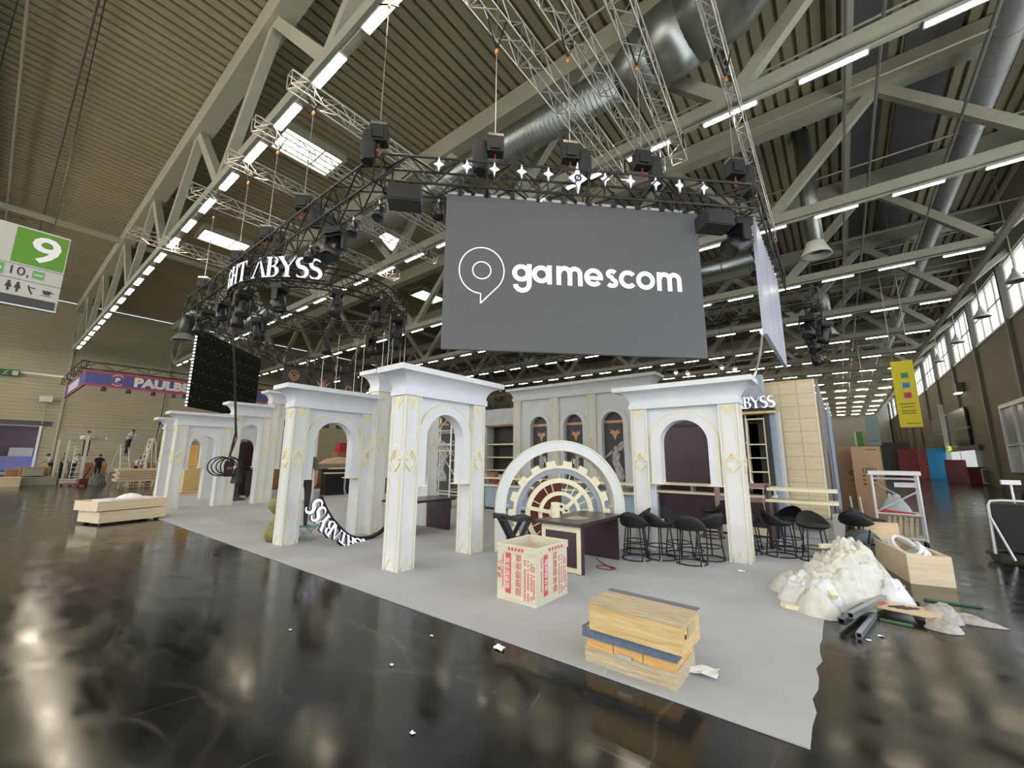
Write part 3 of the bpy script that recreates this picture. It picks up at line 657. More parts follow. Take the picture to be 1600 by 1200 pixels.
# ---- serif letters as stroked outlines (unit height 1)
def arcp(cx, cy, rx, ry, a0, a1, n=10): return [(cx + rx * math.cos(math.radians(a0 + (a1 - a0) * i / n)), cy + ry * math.sin(math.radians(a0 + (a1 - a0) * i / n))) for i in range(n + 1)]
def serif_letter(ch):
    """list of (points, widths); returns strokes and advance"""
    T, t = .17, .055
    if ch == 'A': return [([(.02, 0), (.34, .98)], [.04, .05]), ([(.33, 1.0), (.66, 0)], [.05, T]), ([(-.06, .02), (.14, .02)], t)], .70
    if ch == 'B':
        S = arcp(.26, .75, .22, .23, 100, -90); S2 = arcp(.26, .27, .28, .27, 90, -110)
        return [([(.14, 0), (.14, 1)], T), (S, [.05] * 2 + [.11, .15, .17, .15, .11] + [.06] * 4), (S2, [.05] * 2 + [.11, .16, .18, .16, .11] + [.06] * 4), ([(-.02, .98), (.26, .98)], t), ([(-.02, .02), (.26, .02)], t)], .62
    if ch == 'Y': return [([(.0, 1), (.34, .46)], [T, T]), ([(.66, 1), (.36, .48)], [.05, .06]), ([(.34, .5), (.34, 0)], T), ([(.2, .02), (.5, .02)], t), ([(-.1, .98), (.16, .98)], t)], .68
    if ch == 'S':
        P = arcp(.27, .75, .22, .23, 35, 250, 9) + arcp(.25, .26, .24, .25, 72, -150, 9)
        n = len(P); return [(P, [.05 + .15 * math.sin(PI * i / (n - 1)) ** 1.2 for i in range(n)])], .54
    if ch == 'T': return [([(.32, 0), (.32, 1)], T), ([(0, .97), (.64, .97)], .06), ([(.02, .99), (.02, .78)], [.05, .02]), ([(.62, .99), (.62, .78)], [.05, .02]), ([(.18, .02), (.46, .02)], t)], .68
    if ch == 'H': return [([(.12, 0), (.12, 1)], T), ([(.58, 0), (.58, 1)], T), ([(.12, .5), (.58, .5)], .06), ([(0, .98), (.26, .98)], t), ([(.46, .98), (.72, .98)], t), ([(0, .02), (.26, .02)], t), ([(.46, .02), (.72, .02)], t)], .76
    if ch == 'G':
        P = arcp(.40, .5, .36, .5, 45, 320, 14); n = len(P); return [(P, [.05 + .13 * math.sin(PI * i / (n - 1)) for i in range(n)]), ([(.66, .06), (.66, .44)], .14), ([(.5, .44), (.78, .44)], t)], .80
    if ch == 'I': return [([(.14, 0), (.14, 1)], T), ([(0, .98), (.28, .98)], t), ([(0, .02), (.28, .02)], t)], .32
    return [], .35
LETW = mat('lit_white_letter', (.80, .80, .95), .5, emit=.55)
def letter_mesh(ch, h, depth, parent, name='letter'):
    st, adv = serif_letter(ch); g = G()
    for P, W in st: g.stroke([(x * h, y * h) for x, y in P], [w_ * h for w_ in W] if isinstance(W, list) else W * h, -depth, 0)
    o = g.build(name, LETW, parent)
    depth = depth * 4; g = G()
    for P, W in st: g.stroke([(x * h, y * h) for x, y in P], [w_ * h + .01 for w_ in W] if isinstance(W, list) else W * h + .01, 0, depth)
    return o, g, adv * h
sg = thing('curved_lettering', RC, 0, 'curved row of white serif letters fixed to the ring truss', 'sign')
R1 = RR + .27; a = math.radians(-29.5); hh = .56
txt = 'IGHT ABYSS'
tot = sum(serif_letter(c)[1] for c in txt) * hh * 1.08
ang = a - tot / R1
G().tube([(R1 * math.cos(ang - .05 + (a - ang + .08) * k / 30), R1 * math.sin(ang - .05 + (a - ang + .08) * k / 30), -.45) for k in range(31)], .03, 5).build('carrier_tube', BLACK, sg)
for c in txt:
    st, adv = serif_letter(c); 
    if st:
        o, g, _ = letter_mesh(c, hh, .012, sg); am = ang
        b = g.build('letter_return', BLACKP, o)
        o.location = (R1 * math.cos(am), R1 * math.sin(am), -.42); o.rotation_euler = (0, 0, am + PI / 2 + adv * hh / R1 / 2)
    ang += adv * hh * 1.08 / R1
# lettering on the fascia
s2 = thing('fascia_lettering', (-2.0, 11.22, 2.93), 0, 'white serif letters on the shelf fascia beside bare plywood', 'sign'); x = .05
for c in 'HTABYSS'[2:]:
    o, g, adv = letter_mesh(c, .27, .01, s2); o.location = (x + .02, 0, 0); g.build('letter_return', mat('navy_return', (.02, .02, .06), .5), o); x += adv * 1.02
# ---- LED screen: panels, picture, brackets
ls = thing('led_screen', PA[:2] + (0,), PI / 4, 'huge dark grey LED screen showing a white logo and word', 'screen')
SCR = mat('led_face', (.028, .029, .031), .5, emit=.0)
sb = SCR.node_tree.nodes['Principled BSDF']; sb.inputs['Emission Color'].default_value = (.070, .074, .077, 1); sb.inputs['Emission Strength'].default_value = 1.0
U0, Z0, ps = 1.225, 3.665, .5165
pm = None
for i in range(10):
    for j in range(6):
        if pm is None:
            pm = G().box(.0004, ps - .0004, 0, .08, .0004, ps - .0004).build('led_panel', [SCR], ls); pm.location = (U0, 0, Z0)
        else: dup(pm, loc=(U0 + i * ps, 0, Z0 + j * ps), parent=ls)
G().box(U0, U0 + 10 * ps, .081, .12, Z0, Z0 + 6 * ps).build('back_plate', BLACK, ls)
LOGO = mat('lit_logo', (1, 1, 1), .5, emit=1.0)
g = G(); W = .088; zb, xh = 5.01, .39
def D(g, P, w_=W): g.stroke(P, w_, -.006, -.002)
def O(c, rx=.195, a0=0, a1=360, w_=W): g.ring(c, rx - w_, rx, -.006, -.002, n=28, a0=math.radians(a0), a1=math.radians(a1))
zc_ = zb + .195
# g
O((2.695, zc_ + .005), .175); D(g, [(2.85, zb + .385), (2.85, zb - .02)]); g.ring((2.715, zb - .02), .09, .178, -.006, -.002, n=16, a0=math.radians(188), a1=math.radians(360))
gl = g.build('logo_word', LOGO, ls); g = G()
# a
O((3.085, zc_), .180); D(g, [(3.245, zb), (3.245, zb + .385)])
# m
def em(x):
    D(g, [(x + .044, zb), (x + .044, zb + .385)])
    for q in (0, 1):
        cx = x + .16 + q * .205
        g.ring((cx, zb + .245), .06, .148, -.006, -.002, n=16, a0=0, a1=PI); D(g, [(cx + .104, zb), (cx + .104, zb + .25)])
em(3.385)
# e
O((4.125, zc_), .188, 0, 318); D(g, [(3.98, zc_ - .012), (4.31, zc_ - .012)], .07)
# s
P = arcp(4.495, zb + .288, .078, .062, 30, 268, 10) + arcp(4.495, zb + .108, .085, .066, 80, -150, 10); D(g, P, .082)
# c
O((4.83, zc_), .188, 42, 318)
# o
O((5.19, zc_), .192)
em(5.43)
g.build('logo_word', LOGO, ls)
g = G(); c = (1.937, 5.215)
L_ = [(c[0] + .425 * math.cos(math.radians(t)), c[1] + .465 * math.sin(math.radians(t))) for t in range(-90 + 52, 271 + 0, 6)]
L_ = [(1.925, 4.555)] + L_ + [(1.925, 4.75), (1.925, 4.555)]
g.stroke(L_, .016, -.006, -.002).ring(c, .164, .18, -.006, -.002, n=36); g.build('logo_pin', LOGO, ls)
BRK = mat('white_top_rail', (.5, .5, .55), .5)
for i in range(10):
    u = U0 + (i + .5) * ps
    G().box(u - .035, u + .035, -.02, .03, Z0 + 6 * ps - .02, 7.1).build('hanging_bracket', BLACK, ls)
    G().box(U0 + i * ps + .02, u - .06, -.006, .04, Z0 + 6 * ps, Z0 + 6 * ps + .05).build('top_rail', BRK, ls); G().box(u + .08, U0 + (i + 1) * ps - .05, -.006, .04, Z0 + 6 * ps, Z0 + 6 * ps + .05).build('top_rail', BRK, ls)
# ---- stars on the truss
STAR = mat('star_white', (.75, .75, .92), .5, emit=.35)
def starpoly(h, w_, q=.27): return [(0, h), (w_ * q, h * q), (w_, 0), (w_ * q, -h * q), (0, -h), (-w_ * q, -h * q), (-w_, 0), (-w_ * q, h * q)]
for i, u in enumerate((1.07, 1.60, 2.13, 2.66, 3.19, 3.78, 4.34, 4.87, 5.40, 5.91, 6.43)):
    big = i == 5; o = thing('star', (PA[0] + u * .7071 + .26 * .7071, PA[1] + u * .7071 - .26 * .7071, 7.2 if not big else 7.16), PI / 4, 'big white star emblem with an eye at the middle of the star truss' if big else '%s small white star from the left on the truss over the screen' % ORD[i if i < 5 else i - 1], 'star', 'white stars on the truss')
    if big:
        b = G().prism(starpoly(.36, .19, .3), 0, .03).build('body', STAR, o); G().ring((0, 0), .04, .075, -.006, 0, n=20).build('eye', BLACK, o); G().stroke([(.0, .3), (.06, .1), (.0, 0), (-.06, -.12), (0, -.3)], [.01, .03, .02, .03, .01], -.004, 0).build('swirl', BLACK, o)
    else: G().prism(starpoly(.16, .10), 0, .03).build('body', STAR, o)
    G().box(-.01, .01, .03, .09, -.3, .05).build('bracket', BLACK, o)
# ---- side LED strips
SIDE = mat('side_led_face', (.36, .38, .45), .35, var=.12, scale=1.2, emit=0)
sl = thing('side_led_screen', (-.93, 9.55, 4.25), PI / 2, 'tall pale side LED screen in three strips seen edge on', 'screen')
sb = SIDE.node_tree.nodes['Principled BSDF']; sb.inputs['Emission Color'].default_value = (.40, .42, .52, 1); sb.inputs['Emission Strength'].default_value = .10
for i in range(3): G().box(i * 1.36, i * 1.36 + 1.31, 0, .08, 0, 2.6).build('led_strip', SIDE, sl)
for i in range(7): G().box(.2 + i * .6, .25 + i * .6, .0, .05, 2.6, 2.75).build('hanging_bracket', CHROME, sl)
G().tube([(.1, .1, 0), (-.2, .15, -.5), (-.5, .2, -.85), (-.62, .3, -1.1)], .02, 5).build('power_cable', ALU, sl)
# ---- LED wall seen from behind
lb = thing('led_wall_back', (PC[0] - .42, PC[1] + .42, 3.5), PI * .75, 'black LED wall seen from behind with rows of glinting latches', 'screen')
CAB = mat('led_cabinet_back', (.003, .003, .0032), .8, spec=.2)
pm = None
for i in range(10):
    for j in range(6):
        if pm is None:
            pm = G().box(.002, .498, 0, .07, .002, .498).build('led_cabinet', CAB, lb)
            G().box(.10, .125, -.02, 0, .36, .40).build('latch', mat('dull_latch', (.30, .31, .34), .4, metal=.6), pm); G().box(.36, .38, -.02, 0, .32, .37).build('latch', mat('dark_latch', (.08, .08, .09), .4, metal=.6), pm); G().bar((.15, -.04, .25), (.35, -.04, .25), .02).build('handle', BLACKP, pm)
        else: dup(pm, loc=(i * .5, 0, j * .5), parent=lb)
g = G()
for j in range(24): g.box(-.02, .0, -.01, .07, j * .125, j * .125 + .08)
stuff(g.build('edge_clips', ALUW, lb))
for i in range(6): G().box(.4 + i * .8, .46 + i * .8, -.02, .05, 3.0, 3.4).build('hanging_bracket', BLACK, lb)
# ---- chain hoists
def hoist(u=None, P=None, label='', zt=10.2, bag=1, z=7.72, first=[None]):
    x, y = (PA[0] + u * .7071, PA[1] + u * .7071) if P is None else P
    o = thing('chain_hoist', (x, y, z), PI / 4, label, 'hoist', 'chain hoists lifting the rig')
    G().box(-.17, .17, -.11, .11, 0, .34).box(-.1, .1, -.14, .14, .05, .26).build('motor_body', BLACKP, o); G().box(-.16, .16, -.12, .12, .34, .40).build('top_plate', CHROME, o)
    G().tube([(.0, 0, 0), (0, 0, -.10), (.05, 0, -.16), (0, 0, -.24), (-.05, 0, -.16), (0, 0, -.1)], .018, 5).build('hook', mat('red_hook', (.30, .08, .06), .4, metal=.5), o)
    G().tube([(0, 0, .40), (0, 0, zt - z)], .011, 5).build('chain', ALU, o)
    G().lathe([(.001, -.42), (.13, -.40), (.16, -.05), (.15, .22), (.12, .26), (.001, .26)], 10, (.30 * bag, .02, 0)).build('chain_bag', mat('chain_bag', (.014, .0145, .015), .7), o)
    G().ball((0, 0, zt - z), .045, .045, .07, 8, 6).build('top_hook', mat('brass_hook', (.55, .22, .05), .4, metal=.5), o)
    G().bar((0, 0, zt - z + .05), (-.2, 0, 11.0 - z), .035, .02).bar((0, 0, zt - z + .05), (.2, 0, 11.0 - z), .035, .02).build('sling', BLACK, o)
    return o
hoist(-.12, label='chain hoist with black bag at the left corner of the star truss', zt=11.0, bag=-.6)
hoist(2.15, label='chain hoist over the third star', bag=-1)
hoist(3.70, label='chain hoist above the big star emblem')
hoist(5.25, label='chain hoist between the big emblem and the corner, lit by the strip light')
hoist(7.35, label='chain hoist above the right corner of the star truss')
for i, (x, y) in enumerate(((-12.1, 4.1), (-17.6, 4.1), (-14.3, 4.1), (-9.86, 4.05))): hoist(P=(x, y), label='chain hoist on the long front truss, %s from the LED wall back' % ORD[(2, 0, 1, 3)[i]], zt=10.5)
# ---- lights and speakers on the rig
def moving_head(loc, rz, tilt, label, s=1.0, group='moving head lights on the rig'):
    o = thing('moving_head_light', loc, rz, label, 'stage light', group)
    G().box(-.17 * s, .17 * s, -.13 * s, .13 * s, -.12 * s, 0).build('base', BLACKP, o); G().tube([(0, 0, 0), (0, 0, .10)], .03, 6).build('clamp', ALU, o)
    G().box(-.20 * s, -.16 * s, -.06 * s, .06 * s, -.40 * s, -.12 * s).box(.16 * s, .20 * s, -.06 * s, .06 * s, -.40 * s, -.12 * s).box(-.2 * s, .2 * s, -.07 * s, .07 * s, -.15 * s, -.12 * s).build('yoke', BLACKP, o)
    h = G().lathe([(.001, -.20 * s), (.10 * s, -.18 * s), (.135 * s, -.05 * s), (.15 * s, .12 * s), (.15 * s, .26 * s), (.13 * s, .26 * s), (.12 * s, .22 * s), (.001, .22 * s)], 12).build('head', mat('light_body', (.010, .0105, .012), .35), o, True)
    h.location = (0, 0, -.36 * s); h.rotation_euler = (PI - tilt, 0, 0)
    l = G().lathe([(.001, .225 * s), (.118 * s, .225 * s)], 12).build('lens', mat('lens_glass', (.05, .055, .065), .1), h); return o
mh = moving_head((-8.4, 4.21, 6.74), .4, .5, 'large moving head hanging from the long truss near its star end', 1.3)
moving_head((PB[0] - .21, PB[1] + .1, 6.74), -.8, 1.1, 'large tilted moving head under the right corner of the star truss', 1.35)
moving_head((-17.6, 4.21, 6.74), .3, .3, 'moving head beside the top of the LED wall back', 1.2)
moving_head((-16.9, 4.21, 6.74), 1.3, .8, 'moving head on the long truss second from the LED wall back', 1.1)
moving_head((-15.6, 4.21, 6.74), 2.0, .2, 'moving head on the long truss under the curved letters', 1.0)
pos = [(-55, 'right of the last letter on the ring'), (-88, 'under the last letters of the ring'), (-118, 'under the middle letters of the ring'), (-150, 'at the letter beginning of the ring'), (-20, 'at the right bend of the ring'), (10, 'just past the right bend of the ring'), (40, 'on the far side of the ring near its right bend'), (75, 'at the middle of the far side of the ring'), (110, 'on the far side of the ring, left of middle'), (150, 'on the far left of the ring')]
for a, t in pos:
    a = math.radians(a); moving_head((RC.x + RR * math.cos(a), RC.y + RR * math.sin(a), 6.2), a, random.uniform(-.2, .5), 'moving head hanging ' + t, 1.15)
def par(loc, rz, tilt, label):
    o = thing('par_light', loc, rz, label, 'stage light', 'par lights on the rig'); h = G().lathe([(.001, -.16), (.08, -.15), (.10, .0), (.115, .14), (.10, .14), (.09, .1), (.001, .1)], 12).build('can', mat('grey_can', (.04, .044, .052), .35, metal=.4), o, True); h.location = (0, 0, -.28); h.rotation_euler = (PI - tilt, 0, 0)
    G().bar((-.13, 0, -.28), (-.13, 0, -.08), .015, .03).bar((.13, 0, -.28), (.13, 0, -.08), .015, .03).bar((-.13, 0, -.08), (.13, 0, -.08), .03, .015).build('yoke', BLACK, o); G().tube([(0, 0, -.08), (0, 0, .04)], .02, 5).build('clamp', ALU, o); return o
par((-6.75, 4.21, 6.78), .5, .35, 'grey par can under the long truss just left of the corner'); par((-7.7, 4.21, 6.78), .5, .3, 'grey par can on the long truss nearer the moving head'); par((PA[0] + .75 - .148, PA[1] + .75 + .148, 6.78), .8, .1, 'grey par can hanging beside the screen top left edge')
par((-9.6, 4.21, 6.78), .5, .3, 'grey par can on the long truss, third from the corner'); par((-1.23, 11.6, 6.78), 0, .5, 'grey par can under the side truss behind the LED strips')
def speaker(u, lab):
    o = thing('speaker', (PA[0] + u * .7071 + .15, PA[1] + u * .7071 - .15, 6.30), PI / 4 + .05, lab, 'speaker'); G().box(-.3, .3, -.2, .2, 0, .32).build('cabinet', mat('speaker_grey', (.025, .026, .027), .5), o); G().box(-.28, .28, -.215, -.2, .02, .30).build('grille', BLACK, o)
    for s in (-1, 1): G().box(s * .25 - .015, s * .25 + .015, -.02, .02, .32, .5).build('bracket', BLACK, o)
speaker(.48, 'black speaker hung under the left corner of the star truss'); speaker(6.62, 'black speaker hung to the right of the LED screen')
# stage lights on the rear rigs
for i, (x, y, t) in enumerate(((-.46, 17.2, 'nearest the front of the rear right truss'), (-.46, 19.5, 'second along the rear right truss'), (-.46, 22.5, 'third along the rear right truss'), (-4, 16.41, 'under the cross truss behind the screen'), (-.04, 18.3, 'on the outer side of the rear right truss'))):
    moving_head((x, y, 6.7), i, .4, 'moving head ' + t, 1.3)
for i, (x, y, z) in enumerate(((-3.12, 16.41, 5.05), (-2.71, 16.41, 4.94), (-4.77, 16.41, 5.06), (-4.32, 16.41, 4.97))):
    o = thing('flood_light', (x, y, z), 0, 'bright flood lamp hanging behind the stool arch top, %s of four' % ORD[i], 'light', 'flood lamps behind the arches')
    G().lathe([(.001, .12), (.06, .1), (.11, 0), (.1, 0), (.001, .03)], 10).build('reflector', ALU, o); G().ball((0, 0, .0), .05).build('bulb', mat('flood_bulb', (1, .95, .8), .5, emit=60), o); G().tube([(0, 0, .12), (0, 0, 6.78 - z)], .012, 4).build('suspension', BLACK, o)
# ================================================================ THINGS ON THE STAND
from mathutils import noise
# ---- printed crate
INK = mat('red_ink', (.62, .09, .10), .6); PCR = wood('printed_crate_ply', (.60, .55, .42), (.70, .66, .52), 3)
cr = thing('printed_crate', (-3.52, 4.19, 0), 0, 'open square plywood crate covered in red printed characters', 'crate')
W_, D_, H_ = .59, .69, .65
for x0, x1, y0, y1 in ((0, W_, 0, .02), (0, W_, D_ - .02, D_), (0, .02, .02, D_ - .02), (W_ - .02, W_, .02, D_ - .02)): G().box(x0, x1, y0, y1, 0, H_).build('side_panel', PCR, cr)
for x0, x1, y0, y1 in ((-.012, W_ + .012, -.012, 0), (-.012, W_ + .012, D_, D_ + .012), (-.012, 0, 0, D_), (W_, W_ + .012, 0, D_)): G().box(x0, x1, y0, y1, H_ - .07, H_ + .015).build('rim_batten', PCR, cr)
G().box(.02, W_ - .02, .02, D_ - .02, .02, .05).build('bottom', PALEP, cr)
for x, y in ((.03, .03), (W_ - .03, .03), (.03, D_ - .03), (W_ - .03, D_ - .03)): G().box(x - .012, x + .012, y - .012, y + .012, .05, H_ - .02).build('corner_batten', PALEP, cr)
def crate_face(rz, loc, w, flip):
    f = G().box(.36 * w if not flip else .0, .36 * w + .075 if not flip else .075, -.001, 0, .10, .57)
    f = G().box(.22 * w, .22 * w + .085, -.002, 0, .10, .56).build('red_band', INK, cr); f.location = loc; f.rotation_euler = (0, 0, rz)
    rot = PI / 2 if not flip else -PI / 2
    def tx(s, u, v, size, m):
        o = words('printed_word', s, size, m, f, (u, -.0035, v), (PI / 2, -rot, 0), .0005)
    tx('阻燃胶合板', .22 * w + .042, .33, .072, PURE)
    tx('阻燃胶合板', .57 * w, .33, .095, INK)
    if not flip: tx('筑乡人', .05 * w + .012, .36, .075, INK)
    g = G(); rnd = random.Random(3)
    for c, (a, b) in ((.15 * w, (.16, .54)), (.72 * w, (.06, .52)), (.80 * w, (.06, .50)), (.88 * w, (.08, .48)), (.94 * w, (.10, .44))):
        v = a
        while v < b:
            if rnd.random() < .9: g.box(c - .011, c + .011, -.001, 0, v, v + .016)
            v += .024
    s = stuff(g.build('small_print', INK, f))
    for k in range(5): G().box(.35 * w + k * .07 if flip else .3 * w + k * .05, .35 * w + k * .07 + .04 if flip else .3 * w + k * .05 + .03, -.014, -.012, H_ - .055, H_ - .02).build('rim_print', INK, f)
crate_face(0, (0, -.001, 0), W_, False); crate_face(PI / 2, (W_ + .001, 0, 0), D_, True)
# right face reads mirrored in order: red band at the far end
# ---- two stacked boxes
lo = thing('worn_crate', (-1.90, 3.44, 0), .0, 'lower orange plywood box with blue grey felt rim on the carpet', 'crate')
G().box(0, .76, 0, .50, .0, .13).build('base_board', OLDWOOD, lo); g = G()
for i in range(3): G().box(.01 + i * .25, .01 + i * .25 + .243, .01, .49, .13, .215).build('side_board', ORWOOD, lo)
FELT = mat('blue_grey_felt', (.13, .17, .24), .95, var=.2, scale=40)
G().box(-.015, .775, -.015, .0, .205, .285).box(-.015, 0, 0, .5, .205, .285).box(.76, .775, 0, .5, .205, .285).box(-.015, .775, .5, .515, .205, .285).build('felt_strip', FELT, lo); G().box(0, .76, 0, .5, .215, .28).build('top', OLDWOOD, lo)
for y in (.0, .49): G().box(.30, .42, y - .015 if y == 0 else y + .01, y if y == 0 else y + .025, .12, .15).build('latch', ALUW, lo)
hi = thing('wooden_box', (-1.83, 3.40, .286), -.03, 'upper yellow plywood box with grey felt strip along its back edge', 'crate')
G().box(0, .77, 0, .42, 0, .20).build('body', YELWOOD, hi); G().box(-.01, .78, -.012, .43, .203, .222).build('lid', OLDWOOD, hi); G().box(-.01, .78, .36, .435, .222, .228).build('felt_strip', mat('grey_felt', (.17, .17, .20), .95), hi)
G().box(.772, .777, .12, .30, .10, .17).build('end_cleat', OLDWOOD, hi); G().box(.774, .779, .06, .075, .10, .13).build('hand_hole', BLACKP, hi)
# ---- scraps
def scrap(x, y, s, lab, m=PURE, z=.0):
    g = G(); n = 5; vs = []
    for i in range(n):
        for j in range(n): vs.append(((i / 4 - .5) * s + random.uniform(-.08, .08) * s, (j / 4 - .5) * s * .7, .004 + random.random() * .22 * s))
    o = g.add(vs, [(i * n + j, i * n + n + j, i * n + n + j + 1, i * n + j + 1) for i in range(4) for j in range(4)]).build('paper_scrap', m); o.location = (x, y, z); tag(o, lab, 'scrap', 'paper scraps on the floor'); return o
scrap(-1.04, 3.84, .20, 'crumpled white paper beside the stacked wooden boxes', z=.013); scrap(-2.62, 3.16, .10, 'torn white tape scrap at the carpet edge')
for x, y, t in ((-4.49, 2.15, 'small white scrap on the dark floor, farthest toward the white arch'), (-3.12, 2.36, 'small white scrap in the middle of the dark floor'), (-2.29, 1.92, 'small white scrap nearest the bottom of the dark floor'), (-3.3, 2.95, 'round white scrap on the dark floor near the carpet edge')): scrap(x, y, .035, t)
scrap(-1.39, 7.5, .09, 'white scrap on the carpet before the right arch leg', z=.013); scrap(.12, 5.75, .05, 'white scrap beside the lone metal rail'); scrap(.02, 5.55, .04, 'tiny white scrap nearest the lone metal rail end')
# ---- gear table
def u_table(loc, rz, L, Wd, label):
    o = thing('panel_table', loc, rz, label, 'table')
    G().box(-.03, Wd + .03, -.12, L + .12, .70, .75).build('tabletop', MAROONTOP, o)
    for y in (0, L - .05):
        p = G().box(0, Wd, y, y + .05, 0, .70).build('end_panel', MAROON, o)
        fy = (y - .008, y) if y == 0 else (y + .05, y + .058)
        g = G().box(.03, .10, *fy, .02, .68).box(Wd - .10, Wd - .03, *fy, .02, .68).box(.10, Wd - .10, *fy, .60, .68).box(.10, Wd - .10, *fy, .02, .09)
        g.build('cream_border', CREAM2, p)
    return o
u_table((-3.93, 5.74, 0), 0, 1.28, .76, 'dark maroon panel table with cream framed ends before the gear')
u_table((-8.35, 5.95, 0), 0, 1.25, .80, 'dark maroon panel table standing behind the nearest white arch')
rl = thing('tape_stack', (-3.82, 6.02, .752), 0, 'stack of cream tape rolls on the gear table corner', 'tape')
for i in range(7): G().lathe([(.05, i * .034), (.072, i * .034), (.076, i * .034 + .016), (.072, i * .034 + .032), (.05, i * .034 + .032), (.05, i * .034)], 16).build('tape_roll', CREAM2, rl)
o = G().add([(0, 0, 0), (.30, .04, 0), (.33, .26, 0), (.06, .30, 0), (0, 0, .004), (.30, .04, .012), (.33, .26, .005), (.06, .30, .014)], [(0, 3, 2, 1), (4, 5, 6, 7), (0, 1, 5, 4), (1, 2, 6, 5), (2, 3, 7, 6), (3, 0, 4, 7)]).build('plastic_wrap', mat('clear_wrap', (.75, .75, .75), .1, alpha=.35)); o.location = (-3.65, 6.0, .752); tag(o, 'clear plastic wrap lying on the gear table top', 'wrap')
o = G().prism([(0, 0), (.34, 0), (.42, .1), (.3, .2), (.06, .2)], .752, .775, 'z').build('foam_sheet', CREAM2); o.location = (-8.2, 6.05, 0); tag(o, 'cream foam sheet on the table behind the nearest arch', 'foam')
# red and black cable loop by the table
o = G().tube([(-3.1 + .16 * math.cos(t / 3), 6.35 + .10 * math.sin(t / 3), .02) for t in range(19)] + [(-3.3, 6.6, .02), (-3.5, 6.8, .02)], .008, 5).build('cable', mat('dull_red_cable', (.20, .05, .05), .5)); tag(o, 'thin reddish cable loop lying under the gear table', 'cable')
# ---- black folded chair beside the crate
fc = thing('black_chair', (-4.45, 5.62, 0), 1.0, 'black moulded plastic chair standing before the gear wheel', 'chair')
G().stroke([(-.30, .78), (-.22, .76), (-.05, .45), (-.02, .40), (-.15, 0)], [.10, .07, .06, .08, .05], -.03, .0).build('leg', BLACKP, fc); G().stroke([(-.30, .78), (-.22, .76), (-.05, .45), (-.02, .40), (-.15, 0)], [.10, .07, .06, .08, .05], -.36, -.33).build('leg', BLACKP, fc)
G().stroke([(.22, .76), (.05, .46), (-.02, .40), (.25, .40), (.28, .0)], [.07, .06, .09, .06, .05], -.03, .0).build('leg', BLACKP, fc); G().stroke([(.22, .76), (.05, .46), (-.02, .40), (.25, .40), (.28, .0)], [.07, .06, .09, .06, .05], -.36, -.33).build('leg', BLACKP, fc)
G().box(-.04, .32, -.37, .01, .39, .43).build('seat', BLACKP, fc); G().stroke([(-.31, .80), (-.12, .77), (.0, .73), (.23, .76)], [.05, .06, .06, .05], -.36, .0).build('armrest', BLACKP, fc)
# ---- bar stools
def seat_mesh():
    g = G(); n = 20; rows = []
    for k in range(n):
        t = 2 * PI * k / n; b = max(0, math.sin(t)); hb = .075 + .20 * (b ** 1.3) if math.sin(t) > 0 else .075 - .012 * abs(math.sin(t))
        c, s = math.cos(t), math.sin(t)
        rows.append([(0.001 * c, .001 * s, .0), (.17 * c, .17 * s, 0), (.235 * c, .225 * s, .03), (.262 * c, (.245 + .03 * b) * s, hb * .7), (.255 * c, (.25 + .05 * b) * s, hb), (.235 * c, (.225 + .05 * b) * s, hb), (.205 * c, .20 * s, .075), (.001 * c, .001 * s, .085)])
    m = len(rows[0]); vs = [p for r in rows for p in r]; fs = []
    for k in range(n):
        l = (k + 1) % n
        for i in range(m - 1): fs.append((k * m + i, l * m + i, l * m + i + 1, k * m + i + 1))
    return g.add(vs, fs)
LEGM = mat('stool_leg', (.02, .02, .021), .4, metal=.3)
st0 = thing('bar_stool', (0, 0, 0), 0, 'x', 'stool', 'black bar stools')
o = seat_mesh().build('seat', DKFAB, st0, True); o.location = (0, 0, .53); fixn(o)
for a in (45, 135, 225, 315):
    c, s = math.cos(math.radians(a)), math.sin(math.radians(a)); G().tube([(.17 * c, .17 * s, .545), (.235 * c, .235 * s, .012)], .012, 6).build('leg', LEGM, st0)
G().tube([(.245 * math.cos(PI * k / 12), .245 * math.sin(PI * k / 12), .012) for k in range(24)], .012, 6, closed=True).build('floor_ring', LEGM, st0)
G().tube([(.205 * math.cos(PI * k / 12), .205 * math.sin(PI * k / 12), .21) for k in range(24)], .010, 6, closed=True).build('foot_ring', LEGM, st0)
for a in (20, 140, 260): G().ball((.25 * math.cos(math.radians(a)), .25 * math.sin(math.radians(a)), .014), .012, n=6, m=4).build('glide', PURE, st0)
stools = [(-2.66, 7.60, 2.6, 'black bar stool nearest the carpet front, left of the stool pair before the right arch'), (-2.15, 7.58, 3.3, 'black bar stool second from left in the cluster under the right arch'), (-1.98, 8.10, 4.0, 'black bar stool leaning its back into the cluster under the right arch'),
          (-2.50, 8.14, 1.2, 'black bar stool at the back of the cluster under the right arch'), (-2.98, 7.28, 3.2, 'black bar stool tucked against the gear table end'), (-3.18, 7.79, -1.2, 'black bar stool by the left leg of the right arch'),
          (-2.45, 10.35, -1.3, 'black bar stool farthest in, before the maroon counter'), (-1.56, 9.12, 3.14, 'black bar stool just right of the right arch leg'), (-1.04, 9.22, 2.2, 'black bar stool facing away, leftmost of three under the cream boards'),
          (-.95, 9.95, -.3, 'black bar stool at the back of three under the cream boards'), (-.52, 9.20, .3, 'black bar stool rightmost of three under the cream boards'), (.08, 10.15, 2.9, 'black bar stool behind the plastic heap, left of the grey drum'), (.30, 10.75, 1.4, 'black bar stool nearest the cardboard boxes'), (-1.62, 9.65, .6, 'black bar stool half hidden behind the right arch leg')]
for i, (x, y, r, lab) in enumerate(stools):
    if i == 0: st0.location = (x, y, .012); st0.rotation_euler = (0, 0, r); st0['label'] = lab
    else: dup(st0, (x, y, .012), r, lab)
